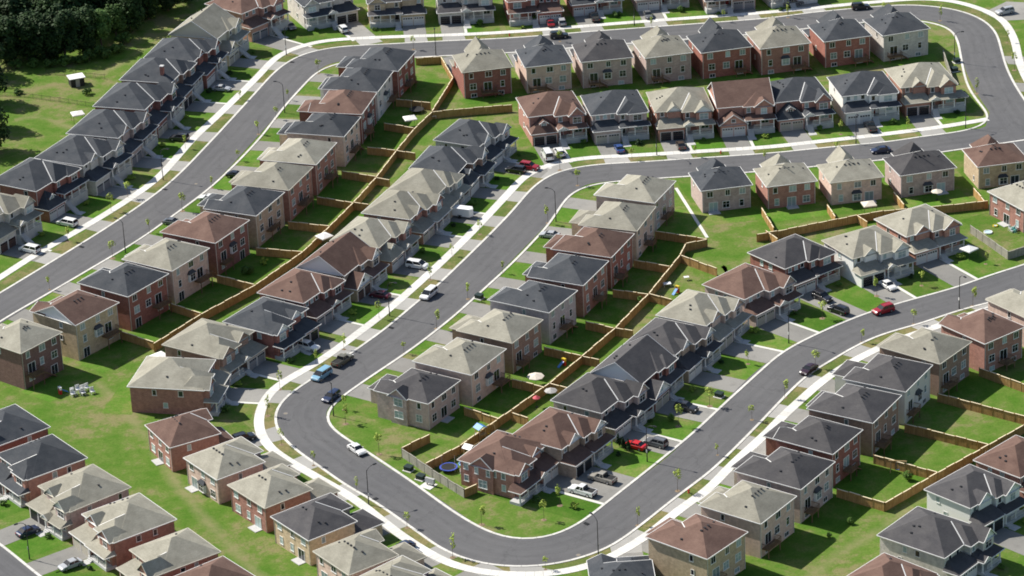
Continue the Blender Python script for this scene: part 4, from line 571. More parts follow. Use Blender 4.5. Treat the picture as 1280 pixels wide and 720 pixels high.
def boards(name, c1, c2, step=0.9):
    if name in MATS: return MATS[name]
    m, n, l, b = base_mat(name, c1, 0.85, 0.15)
    tc = n.new('ShaderNodeTexCoord'); t = noise(n, l, tc.outputs['Object'], 0.9, 4, 0.7)
    mp = n.new('ShaderNodeMapping'); mp.inputs['Scale'].default_value = (5, 5, 0.25); l.new(tc.outputs['Object'], mp.inputs['Vector'])
    t2 = noise(n, l, mp.outputs[0], 1.4, 2, 0.5)
    r = ramp(n, [(0.3, c1), (0.7, c2)]); l.new(t.outputs['Fac'], r.inputs['Fac'])
    r2 = ramp(n, [(0.3, (0.7,)*3), (0.7, (1.2,)*3)]); l.new(t2.outputs['Fac'], r2.inputs['Fac'])
    c = mix(n, l, 1.0, r.outputs['Color'], r2.outputs['Color'], 'MULTIPLY')
    l.new(with_random(n, l, c, 0.12), b.inputs['Base Color']); MATS[name] = m; return m
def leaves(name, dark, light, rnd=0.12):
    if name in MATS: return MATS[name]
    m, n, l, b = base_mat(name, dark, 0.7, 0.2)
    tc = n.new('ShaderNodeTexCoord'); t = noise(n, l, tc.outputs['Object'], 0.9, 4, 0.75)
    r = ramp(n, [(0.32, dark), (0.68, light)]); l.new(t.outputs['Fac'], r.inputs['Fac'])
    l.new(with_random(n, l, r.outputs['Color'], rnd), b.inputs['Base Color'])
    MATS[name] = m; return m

ROOF = dict(dark=shingle('charcoal_shingle', (0.056, 0.063, 0.072), (0.074, 0.078, 0.084)), grey=shingle('grey_shingle', (0.072, 0.070, 0.074), (0.09, 0.086, 0.086)),
            tan=shingle('driftwood_shingle', (0.27, 0.255, 0.205), (0.31, 0.295, 0.24)), brown=shingle('brown_shingle', (0.135, 0.083, 0.067), (0.165, 0.105, 0.083)))
BR = dict(darkbrick=((.20,.115,.095),(.15,.08,.07)), tanstone=((.43,.34,.22),(.34,.26,.17)), red=((.28,.115,.084),(.21,.08,.06)), pinktan=((.44,.33,.27),(.38,.28,.23)),
          darkred=((.23,.10,.08),(.17,.07,.06)), tanbrick=((.36,.27,.20),(.28,.205,.155)), red2=((.34,.175,.135),(.27,.13,.10)), paleside=((.42,.40,.38),(.38,.36,.35)),
          pinkgrey=((.34,.265,.235),(.28,.215,.195)), brownbrick=((.27,.18,.135),(.21,.135,.105)), lilac=((.36,.32,.33),(.31,.275,.285)), greystone=((.40,.375,.335),(.33,.31,.28)),
          redtan=((.36,.19,.14),(.30,.15,.11)), greyside=((.36,.345,.33),(.31,.30,.285)), tansiding=((.42,.39,.30),(.37,.34,.265)), white=((.62,.61,.58),(.56,.55,.53)), brickwhite=((.40,.22,.165),(.33,.175,.135)))
WALLWORD = dict(darkbrick='dark brick', tanstone='tan stone', red='red brick', pinktan='pinkish tan brick', darkred='dark red brick', tanbrick='tan brick', red2='red brick', paleside='pale grey', pinkgrey='pinkish grey brick',
                brownbrick='brown brick', lilac='lilac grey', greystone='grey stone', redtan='red and tan brick', greyside='grey sided', tansiding='tan sided', white='white sided', brickwhite='pink brick')
LIGHT = {'pinktan': 1.28, 'pinkgrey': 1.32, 'greystone': 1.3, 'tanstone': 1.2, 'paleside': 1.35, 'lilac': 1.3, 'greyside': 1.3, 'tansiding': 1.25, 'white': 1.12, 'tanbrick': 1.2, 'brownbrick': 1.15, 'redtan': 1.15, 'brickwhite': 1.2}
BR = {k: tuple(tuple(min(.80, q*1.17*LIGHT.get(k, 1.05)) for q in c) for c in v) for k, v in BR.items()}
def wallmat(k):
    if k in ('paleside', 'greyside', 'tansiding', 'white'): return siding('siding_'+k, BR[k][0])
    return brick('brick_'+k, BR[k][0], BR[k][1], tuple(0.5*(a+b)*0.9+0.06 for a, b in zip(*BR[k])))
TRIM = plain('white_trim', (0.72, 0.71, 0.68), 0.5, 0.4, var=0.05); CREAM = plain('cream_trim', (0.55, 0.52, 0.44), 0.55, 0.3, var=0.05)
GABLE = siding('gable_siding', (0.74, 0.76, 0.75))
def glass(name, col, rough=0.08):
    m, n, l, b = base_mat(name, col, rough, 0.6)
    oi = n.new('ShaderNodeObjectInfo'); r = ramp(n, [(0.0, mul(col, 0.5)), (1.0, mul(col, 1.6))]); l.new(oi.outputs['Random'], r.inputs['Fac']); l.new(r.outputs['Color'], b.inputs['Base Color'])
    return m
PANE_DARK = glass('dark_glass', (0.018, 0.022, 0.028)); PANE_PALE = glass('blind_glass', (0.26, 0.33, 0.33), 0.2)
DOORS = [plain('garage_white', (0.62, 0.61, 0.58), 0.5, var=0.04), plain('garage_beige', (0.42, 0.39, 0.32), 0.5, var=0.05), plain('garage_brown', (0.10, 0.06, 0.05), 0.5), plain('garage_grey', (0.22, 0.22, 0.23), 0.5), plain('garage_dark', (0.02, 0.02, 0.024), 0.5)]
DECKW = boards('deck_wood', (0.16, 0.10, 0.06), (0.25, 0.165, 0.10)); VENT = plain('vent_black', (0.03, 0.03, 0.033), 0.6)
CONC = asphalt('concrete', (0.56, 0.55, 0.51), (0.64, 0.625, 0.58), 0.25); WALKM = uv_detail(asphalt('walk_concrete', (0.58, 0.57, 0.53), (0.66, 0.645, 0.60), 0.3), 1.6); KERBM = uv_detail(asphalt('kerb_concrete', (0.56, 0.55, 0.51), (0.64, 0.62, 0.57), 0.45), 3.0); CONC2 = plain('concrete_step', (0.46, 0.46, 0.45), 0.8, var=0.1, scale=1.0)
ROADM = asphalt('road_asphalt', (0.099, 0.099, 0.102), (0.120, 0.119, 0.120), 0.35); uv_detail(ROADM, 'road')
DRIVE = asphalt('drive_asphalt', (0.20, 0.195, 0.18), (0.27, 0.262, 0.24), 0.5)
APRON = asphalt('drive_apron', (0.29, 0.285, 0.265), (0.35, 0.34, 0.315), 0.3)
GRASS = grass('grass', (0.068, 0.150, 0.015), (0.108, 0.172, 0.030), (0.195, 0.185, 0.080), 0.52)
LAWN = grass('lawn_grass', (0.056, 0.145, 0.012), (0.088, 0.170, 0.022), (0.165, 0.180, 0.055), 0.55, 0.22)
WORN = grass('worn_grass_mat', (0.068, 0.150, 0.015), (0.108, 0.172, 0.030), (0.195, 0.185, 0.080), 0.52)
def _worn(m):
    n = m.node_tree.nodes; l = m.node_tree.links; b = n['Principled BSDF']; old = b.inputs['Base Color'].links[0].from_socket
    uv = n.new('ShaderNodeUVMap'); uv.uv_map = 'metres'; tc = n.new('ShaderNodeTexCoord'); t = noise(n, l, tc.outputs['Object'], .16, 5, .7)
    sp = n.new('ShaderNodeSeparateXYZ'); l.new(uv.outputs[0], sp.inputs[0])
    a = n.new('ShaderNodeMath'); a.operation = 'PINGPONG'; a.inputs[1].default_value = 3.5; l.new(sp.outputs[0], a.inputs[0])
    d = n.new('ShaderNodeMath'); d.operation = 'DIVIDE'; d.inputs[1].default_value = 3.5; l.new(a.outputs[0], d.inputs[0])
    e = n.new('ShaderNodeMath'); e.operation = 'MULTIPLY'; l.new(d.outputs[0], e.inputs[0]); l.new(t.outputs['Fac'], e.inputs[1])
    r = ramp(n, [(.24, (0, 0, 0)), (.60, (.8, .8, .8))]); l.new(e.outputs[0], r.inputs['Fac'])
    t2 = noise(n, l, tc.outputs['Object'], 1.8, 4, .8); r2 = ramp(n, [(.3, (.17, .175, .07)), (.7, (.25, .225, .115))]); l.new(t2.outputs['Fac'], r2.inputs['Fac'])
    l.new(mix(n, l, r.outputs['Color'], old, r2.outputs['Color']), b.inputs['Base Color'])
_worn(WORN)
VERGE = grass('verge_grass', (0.085, 0.135, 0.028), (0.13, 0.155, 0.045), (0.22, 0.19, 0.085), 0.50, 0.12)
FWOOD = boards('fence_cedar', (0.32, 0.18, 0.062), (0.45, 0.285, 0.12)); FGREY = boards('fence_weathered', (0.27, 0.255, 0.21), (0.36, 0.345, 0.29)); FCAP = plain('fence_cap', (0.74, 0.63, 0.43), 0.8)
BLACK = plain('black_metal', (0.025, 0.025, 0.028), 0.45, 0.4); RUBBER = plain('rubber', (0.02, 0.02, 0.02), 0.8); CHROME = plain('rim_alloy', (0.5, 0.5, 0.52), 0.3, 0.5, 0.8, var=0.03)
BARK = plain('bark', (0.10, 0.075, 0.055), 0.9, var=0.25)

# ---------------------------------------------------------------- mesh helpers
class MB:
    def __init__(s): s.v = []; s.f = []; s.mi = []
    def face(s, pts, mi=0):
        i = len(s.v); s.v += [tuple(p) for p in pts]; s.f.append(tuple(range(i, i+len(pts)))); s.mi.append(mi)
    def box(s, x0, x1, y0, y1, z0, z1, mi=0, skip=''):
        P = [(x, y, z) for z in (z0, z1) for x, y in ((x0, y0), (x1, y0), (x1, y1), (x0, y1))]
        i = len(s.v); s.v += P
        for k, f in dict(b=(3, 2, 1, 0), t=(4, 5, 6, 7), f=(0, 1, 5, 4), r=(1, 2, 6, 5), k=(2, 3, 7, 6), l=(3, 0, 4, 7)).items():
            if k not in skip: s.f.append(tuple(i+q for q in f)); s.mi.append(mi)
    def bar(s, a, b, r, n=6, r2=None, mi=0):
        a = Vector(a); b = Vector(b); d = (b-a).normalized(); r2 = r if r2 is None else r2
        u = d.orthogonal().normalized(); w = d.cross(u); i = len(s.v)
        for c, rr in ((a, r), (b, r2)):
            for k in range(n):
                t = 2*math.pi*k/n; s.v.append(tuple(c+u*rr*math.cos(t)+w*rr*math.sin(t)))
        for k in range(n): s.f.append((i+k, i+(k+1) % n, i+n+(k+1) % n, i+n+k)); s.mi.append(mi)
        s.f.append(tuple(i+n+k for k in range(n))); s.mi.append(mi); s.f.append(tuple(i+n-1-k for k in range(n))); s.mi.append(mi)
    def slab(s, a, b, wv, h, mi=0):
        # a thin plank from a to b, width vector wv (half), thickness h downwards
        a = Vector(a); b = Vector(b); wv = Vector(wv); d = Vector((0, 0, -h))
        T = [a-wv, a+wv, b+wv, b-wv]; i = len(s.v); s.v += [tuple(p) for p in T]+[tuple(p+d) for p in T]
        for f in ((0, 1, 2, 3), (7, 6, 5, 4), (0, 4, 5, 1), (1, 5, 6, 2), (2, 6, 7, 3), (3, 7, 4, 0)): s.f.append(tuple(i+q for q in f)); s.mi.append(mi)
    def mesh(s, name, mats):
        me = bpy.data.meshes.new(name); me.from_pydata(s.v, [], s.f); me.update()
        for m in (mats if isinstance(mats, (list, tuple)) else [mats]): me.materials.append(m)
        if any(s.mi): me.polygons.foreach_set('material_index', s.mi)
        return me
    def build(s, name, mats, parent=None): return link(name, s.mesh(name, mats), parent)
def link(name, me, parent=None, loc=None, rz=None):
    o = bpy.data.objects.new(name, me); COL.objects.link(o)
    if parent is not None: o.parent = parent
    if loc is not None: o.location = loc
    if rz is not None: o.rotation_euler = (0, 0, rz)
    return o
def tag(o, label, cat, group=None):
    o['label'] = label; o['category'] = cat
    if group: o['group'] = group
    return o
def empty(name, loc, rz=0.0):
    o = bpy.data.objects.new(name, None); COL.objects.link(o); o.location = loc; o.rotation_euler = (0, 0, rz); o.empty_display_size = 0.5
    return o
def structure(o): o['kind'] = 'structure'; return o
def copy_tree(o, parent=None):
    c = o.copy(); COL.objects.link(c); c.parent = parent
    for ch in KIDS(o): copy_tree(ch, c)
    return c
def KIDS(o): return list(o.children)
ORD = ['first', 'second', 'third', 'fourth', 'fifth', 'sixth', 'seventh', 'eighth', 'ninth', 'tenth', 'eleventh', 'twelfth', 'thirteenth', 'fourteenth']

# ---------------------------------------------------------------- ground, roads, kerbs, pavements
def normals(P):
    out = []
    for i in range(len(P)):
        a = Vector(P[max(0, i-1)]); b = Vector(P[min(len(P)-1, i+1)]); t = (b-a).normalized(); out.append(Vector((-t.y, t.x)))
    return out
def strip(P, o0, o1, z, name, mat, z1=None):
    b = MB(); N = normals(P); i0 = []
    for p, n in zip(P, N):
        a = Vector(p)+n*o0; c = Vector(p)+n*o1; b.v += [(a.x, a.y, z), (c.x, c.y, z)]
    for i in range(len(P)-1): b.f.append((2*i, 2*i+2, 2*i+3, 2*i+1) if o1 > o0 else (2*i, 2*i+1, 2*i+3, 2*i+2)); b.mi.append(0)
    if z1 is not None:      # a raised kerb: sides down to z1
        n0 = len(b.v); b.v += [(x, y, z1) for x, y, _ in b.v]
        for i in range(len(P)-1):
            for q in (0, 1): b.f.append((2*i+q, 2*i+2+q, n0+2*i+2+q, n0+2*i+q)); b.mi.append(0)
    o = b.build(name, mat); me = o.data; uv = me.uv_layers.new(name='metres'); S = [0.0]
    for i in range(1, len(P)): S.append(S[-1]+(Vector(P[i])-Vector(P[i-1])).length)
    for lp in me.loops:
        k = lp.vertex_index % (2*len(P)); uv.data[lp.index].uv = (abs(o1-o0) if k % 2 else 0.0, S[k//2])
    return structure(o)
g = MB(); N = 24
for i in range(N):
    for j in range(N):
        x0, x1 = -600+1200*i/N, -600+1200*(i+1)/N; y0, y1 = -500+1400*j/N, -500+1400*(j+1)/N
        g.face([(x0, y0, 0), (x1, y0, 0), (x1, y1, 0), (x0, y1, 0)])
structure(g.build('ground', GRASS))
def side_of(P, Q):
    # +1 when polyline Q lies on the left of P
    i = len(P)//2; n = normals(P)[i]; q = min(Q, key=lambda p: (Vector(p)-Vector(P[i])).length); return 1 if (Vector(q)-Vector(P[i])).dot(n) > 0 else -1
LA, LB = LINES['kerb_outer_left'], LINES['kerb_outer_middle']
sA = side_of(LA, LINES['kerb_inner_left']); sB = side_of(LB, LINES['kerb_inner_middle'])
ROADW = 9.7
strip(LA, 0, sA*ROADW, 0.042, 'road', ROADM)
# the middle street starts at the junction; run it on under the left street's mouth and beyond the frame
j0 = Vector(LB[0]); jd = (Vector(LB[0])-Vector(LB[3])).normalized()
LBx = [tuple(j0+jd*k) for k in (26, 18, 10, 4)]+LB
strip(LBx, 0, sB*ROADW, 0.036, 'road', ROADM)
strip(LINES['kerb_corner'], 0, -8.5 if side_of(LINES['kerb_corner'], [(-140, -140)]) < 0 else 8.5, 0.042, 'road', ROADM)
b = MB(); b.face([(x, y, 0.030) for x, y in JUNCTION]); structure(b.build('road', ROADM))
for i, q in enumerate(EDGE_DRIVES): b = MB(); b.face([(x, y, 0.028+.001*i) for x, y in q]); structure(b.build('driveway', DRIVE))
KW = 0.52
def kerb(P, s, name='kerb'): return strip(P, 0, s*KW, 0.11, name, KERBM, 0.0)
kerb(LA, -sA); kerb(LB, -sB)
kerb(LINES['kerb_inner_left'], -side_of(LINES['kerb_inner_left'], LA)); kerb(LINES['kerb_inner_middle'], -side_of(LINES['kerb_inner_middle'], LB))
kerb(LINES['kerb_corner'], 1 if side_of(LINES['kerb_corner'], [(-140, -140)]) < 0 else -1)
strip(LINES['walk_left'], -1.0, 1.0, 0.062, 'pavement', WALKM)
strip(LINES['walk_middle'], -1.0, 1.0, 0.062, 'pavement', WALKM)
VL = strip(LA, -sA*KW, -sA*3.6, 0.018, 'verge', VERGE); VM = strip(LB, -sB*KW, -sB*3.2, 0.0205, 'verge', VERGE)
def worn(P, w, name='worn_grass'): return strip(P, -w/2, w/2, 0.0025, name, WORN)
for P_, w_ in WORN_PATHS: worn([tuple(q) for q in P_], w_)
# white concrete walk between two yards
strip([WHITE_PATH[0], tuple((Vector(WHITE_PATH[0])+Vector(WHITE_PATH[1]))/2), WHITE_PATH[1]], -0.36, 0.36, 0.03, 'path', CONC)

# ---------------------------------------------------------------- house pieces
WIN = {}
def window_meshes(w, h, kind):
    k = (round(w, 2), round(h, 2), kind)
    if k in WIN: return WIN[k]
    f = MB(); t = 0.09; hw, hh = w/2, h/2
    f.box(-hw-t, -hw+.02, -.07, .02, -hh, hh); f.box(hw-.02, hw+t, -.07, .02, -hh, hh)
    f.box(-hw-t, hw+t, -.07, .02, hh, hh+t)
    if kind != 'patio': f.box(-hw-t-.06, hw+t+.06, -.13, .02, -hh-.14, -hh)
    n = 1 if w < 1.0 else (2 if w < 2.3 else 3)
    for i in range(1, n):
        x = -hw+w*i/n; f.box(x-.035, x+.035, -.06, .0, -hh, hh)
    if kind == 'grid': f.box(-hw, hw, -.05, -.01, .1, .15)
    p = MB(); p.face([(-hw, -.03, -hh), (hw, -.03, -hh), (hw, -.03, hh), (-hw, -.03, hh)])
    WIN[k] = (f.mesh('window', TRIM), p.mesh('pane', PANE_DARK), p.mesh('pane', PANE_PALE))
    return WIN[k]
FACE = {'r': 0.0, 'f': math.pi, 'l': -math.pi/2, 'R': math.pi/2}
def window(root, face, u, plane, z, w, h, kind='plain', pale=None):
    fm, pd, pp = window_meshes(w, h, kind)
    loc = {'r': (u, plane, z), 'f': (u, plane, z), 'l': (plane, u, z), 'R': (plane, u, z)}[face]
    o = link('patio_door' if kind == 'patio' else 'window', fm, root, loc, FACE[face])
    if pale is None: pale = random.random() < 0.45
    link('pane', pp if pale else pd, o); return o
GD = {}
def garage_door(root, x, y, z, w, mat):
    k = (round(w, 2), mat.name)
    if k not in GD:
        b = MB(); hw = w/2; H = 2.2
        b.box(-hw-.1, -hw, -.06, .02, 0, H+.1, 1); b.box(hw, hw+.1, -.06, .02, 0, H+.1, 1); b.box(-hw, hw, -.06, .02, H, H+.1, 1)
        for i in range(4): b.box(-hw+.01, hw-.01, -.035, .0, .01+i*.55, .53+i*.55, 0)
        n = 4
        for i in range(n):
            x0 = -hw+w*(i+.15)/n; b.box(x0, x0+w*.7/n, -.042, -.034, 1.74, 2.08, 2)
        GD[k] = b.mesh('garage_door', [mat, TRIM, PANE_DARK])
    return link('garage_door', GD[k], root, (x, y, z), math.pi)
VM_ = MB(); VM_.box(-.14, .14, -.14, .14, -.1, .13); VM_.box(-.19, .19, -.19, .19, .13, .17); VENT_ME = VM_.mesh('roof_vent', VENT)
cb = MB(); cb.box(-.11, .11, -.11, .11, 0, 1, 0); cb.box(-.17, .17, -.17, .17, 0, .08, 0); cb.box(-.16, .16, -.16, .16, .93, 1, 0); COLUMN_ME = cb.mesh('column', TRIM)
db = MB(); db.box(-.5, .5, -.05, .02, 0, 2.1, 0); db.box(-.6, -.5, -.08, .02, 0, 2.2, 1); db.box(.5, .6, -.08, .02, 0, 2.2, 1); db.box(-.5, .5, -.08, .02, 2.1, 2.2, 1)
DOOR_ME = [db.mesh('front_door', [plain('door_'+n, c, 0.4), TRIM]) for n, c in (('dark', (.03, .025, .025)), ('red', (.18, .03, .025)), ('white', (.5, .5, .48)))]

OH = 0.4
def garage_depth(row, idx):
    return 6.0 if row == 'Bs' and idx > 0 else (6.0, 5.2, 6.6)[idx % 3] if row in ('A2', 'B2', 'C2') else 4.0 if row == 'F' else 3.0
class House:
    def __init__(s, root, wall, gmat, roofm, trim):
        s.root = root; s.w = MB(); s.r = MB(); s.e = MB(); s.gl = []; s.val = MB(); s.pr = MB(); s.k = 0
        s.wall = wall; s.gm = gmat; s.rm = roofm; s.trim = trim; s.pitch = 0.5
    def block(s, x0, x1, y0, y1, z1, z0=-0.3): s.w.box(x0, x1, y0, y1, z0, z1, 0, 'tb')
    def fascia(s, a, b, mb=None):
        # a white board and gutter along one eave edge, a -> b with outside on the right
        mb = mb or s.e; a = Vector(a); b = Vector(b); d = (b-a); n = Vector((d.y, -d.x, 0)).normalized()
        mb.slab(a+n*.04+Vector((0, 0, .02)), b+n*.04+Vector((0, 0, .02)), n*.05, .15)
    def hip(s, x0, x1, y0, y1, z, p, e0='hip', e1='hip', axis=None, hidden0=False, oh=OH, oh0=None):
        # roof over walls x0..x1, y0..y1; e0/e1 = ends of the ridge (low/high end)
        s.k += 1; z = z-0.011*s.k
        X0, X1, Y0, Y1 = x0-oh, x1+oh, y0-oh, y1+oh
        if axis is None: axis = 'y' if (y1-y0) >= (x1-x0) else 'x'
        if axis == 'y':
            if hidden0: Y0 = y0
            T = lambda u, v, h: (u, v, h); U0, U1, V0, V1 = X0, X1, Y0, Y1
        else: T = lambda u, v, h: (v, u, h); U0, U1, V0, V1 = Y0, Y1, X0, X1
        half = (U1-U0)/2; um = (U0+U1)/2; rise = half*p
        run = half
        if e0 == 'hip' and e1 == 'hip' and not hidden0: run = min(half, (V1-V0)/2)
        r0 = V0+(run if e0 == 'hip' and not hidden0 else 0); r1 = V1-(run if e1 == 'hip' else 0)
        A, B, C_, D_ = T(U0, V0, z), T(U1, V0, z), T(U1, V1, z), T(U0, V1, z); P, Q = T(um, r0, z+rise), T(um, r1, z+rise)
        s.r.face([A, P, Q, D_] if axis == 'y' else [A, D_, Q, P]); s.r.face([B, C_, Q, P] if axis == 'y' else [B, P, Q, C_])
        for end, v, pk, a, b in ((e0, V0, P, A, B), (e1, V1, Q, C_, D_)):
            if v == V0 and hidden0: continue
            if end == 'hip': s.r.face([a, b, pk])
            else:
                vi = v+(oh if v == V0 else -oh)   # gable wall stands in line with the wall below
                s.gl.append(MB()); s.gl[-1].face([T(U0+oh, vi, z-.25), T(U1-oh, vi, z-.25), T(U1-oh, vi, z+oh*p-.02), T(um, vi, z+rise-.02), T(U0+oh, vi, z+oh*p-.02)])
                for q in (T(U0, v, z), T(U1, v, z)):
                    d = (Vector(pk)-Vector(q)); off = Vector(T(0, .03 if v == V1 else -.03, 0))
                    s.e.slab(Vector(q)+off+Vector((0, 0, .05)), Vector(pk)+off+Vector((0, 0, .05)), Vector(T(0, .045, 0)), .2)
        # eaves
        up = lambda q: Vector(q)
        if axis == 'y':
            s.fascia(C_, D_) if e1 == 'hip' else None
            if e0 == 'hip' and not hidden0: s.fascia(A, B)
            s.fascia(B, C_); s.fascia(D_, A)
        else:
            # T swaps axes: A=(X0,Y0) B=(X0,Y1) C=(X1,Y1) D=(X1,Y0)
            if e0 == 'hip': s.fascia(B, A)
            if e1 == 'hip': s.fascia(D_, C_)
            s.fascia(A, D_); s.fascia(C_, B)
        s.e.face([(X0+.02, Y0+.02, z-.12), (X0+.02, Y1-.02, z-.12), (X1-.02, Y1-.02, z-.12), (X1-.02, Y0+.02, z-.12)])
        return z+rise, (P, Q)
    def wing(s, x0, x1, yb, yf, z, pl, pr, pf):
        # front wing: outer slope runs on from the main roof, inner slope is steeper, hip at the street end
        s.k += 1; z = z-.011*s.k; X0, X1, Y1 = x0-OH, x1+OH, yf+OH
        um = X0+(X1-X0)*pr/(pl+pr); h = (um-X0)*pl; run = h/pf
        A, B, C_, D_ = (X0, yb, z), (X1, yb, z), (X1, Y1, z), (X0, Y1, z); P, Q = (um, yb, z+h), (um, Y1-run, z+h)
        s.r.face([A, P, Q, D_]); s.r.face([B, C_, Q, P]); s.r.face([C_, D_, Q])
        s.fascia(C_, D_); s.fascia(B, C_); s.fascia(D_, A)
        s.e.face([(X0+.02, yb, z-.12), (X0+.02, Y1-.02, z-.12), (X1-.02, Y1-.02, z-.12), (X1-.02, yb, z-.12)])
        return um, h
    def lean(s, x0, x1, yw, yf, ze, p, end0=True, end1=True, mb=None, run=1.0):
        # low roof leaning on the front wall (plane yw) and falling to the front edge yf
        mb = mb or s.r; s.k += 1; ze = ze-.009*s.k
        zt = ze+(yf+OH-yw)*p; X0 = x0-(OH if end0 else 0); X1 = x1+(OH if end1 else 0); Y = yf+OH
        a, b = (X0, Y, ze), (X1, Y, ze); c = (X1-(run if end1 else 0), yw, zt); d = (X0+(run if end0 else 0), yw, zt)
        mb.face([a, d, c, b])
        if end0: mb.face([a, (X0, yw, ze), d]); s.fascia((X0, Y, ze), (X0, yw, ze))
        if end1: mb.face([b, c, (X1, yw, ze)]); s.fascia((X1, yw, ze), (X1, Y, ze))
        s.fascia(b, a)
        s.e.face([(X0+.02, yw, ze-.12), (X0+.02, Y-.02, ze-.12), (X1-.02, Y-.02, ze-.12), (X1-.02, yw, ze-.12)])
    def valley(s, xe, sx, yfront, z, half, pw, p):
        # metal valley from a wing's inner eave corner up to its ridge; sx: direction towards the wing's ridge
        run = half; back = half*pw/p
        a = Vector((xe, yfront, z)); b = Vector((xe+sx*run*.96, yfront-back*.96, z+half*pw*.96))
        dxy = Vector((b.x-a.x, b.y-a.y, 0)).normalized(); w = Vector((-dxy.y, dxy.x, 0))*.095
        s.val.slab(a+Vector((0, 0, .13)), b+Vector((0, 0, .13)), w, .05)
    def finish(s, vents):
        R_ = s.root
        s.w.build('wall', s.wall, R_); ro = s.r.build('roof', s.rm, R_); s.e.build('eaves', s.trim, R_)
        for gb in s.gl: gb.build('gable', s.gm, R_)
        if s.val.f: s.val.build('valley_flashing', TRIM, R_)
        if s.pr.f: s.pr.build('porch_roof', s.rm, R_)
        for v in vents: link('roof_vent', VENT_ME, ro, v, 0)
        return ro

ROWTXT = dict(A1=('from bottom', 'row beside the dark woods'), A2=('from bottom', 'inner side of left street'), B1=('from top', 'sidewalk side of middle street'), B2=('from bottom', 'inner side of middle street'),
              C1=('from bottom', 'driveway side of right street'), C2=('from bottom', 'sidewalk side of right street'), D=('from top', 'row along bottom right edge'), E=('from top', 'row in bottom left corner'),
              Bs=('from left', 'outside of the lower bend'), F=('from left', 'near side of top street'), T=('from left', 'far side of top street'), G=('from left', 'upper side of cross street'), H=('from left', 'lower side of cross street'))
GROUP = {k: 'houses, '+v[1] for k, v in ROWTXT.items()}

def porch(hs, x0, x1, yw, yf, zf, ztop, steps_at, col_mat=None, rail=True):
    root = hs.root
    b = MB(); b.box(x0, x1, yw-.02, yf, -.1, zf); b.build('porch_floor', CONC2, root)
    n = max(2, int((x1-x0)/2.4)+1)
    for i in range(n):
        x = x0+.2+(x1-x0-.4)*i/(n-1); o = link('column', COLUMN_ME, root, (x, yf-.2, zf), 0); o.scale = (1, 1, ztop-zf-.1)
    if rail:
        r = MB(); xa, xb = (x0+.2, x1-.2); ya = yf-.2
        if steps_at > 0: xb -= 1.5
        else: xa += 1.5
        r.box(xa, xb, ya-.04, ya+.04, zf+.85, zf+.93); r.box(xa, xb, ya-.03, ya+.03, zf+.1, zf+.16)
        k = int((xb-xa)/.28)
        for i in range(k+1):
            x = xa+(xb-xa)*i/max(1, k); r.box(x-.03, x+.03, ya-.025, ya+.025, zf+.16, zf+.85)
        r.build('railing', TRIM, root)
    st = MB(); xs = x1-1.55 if steps_at > 0 else x0+.1; m = max(2, int(zf/.19)); tr = .3 if zf < .9 else .24
    for i in range(m): st.box(xs, xs+1.45, yf+.005+tr*i, yf+tr*(i+1), max(-.1, zf-(i+1)*zf/(m+1)-.45), zf-(i+1)*zf/(m+1))
    st.box(xs-.2, xs+1.65, yf+tr*m+.005, yf+tr*m+1.5, -.1, .06)
    st.build('steps', CONC2, root)

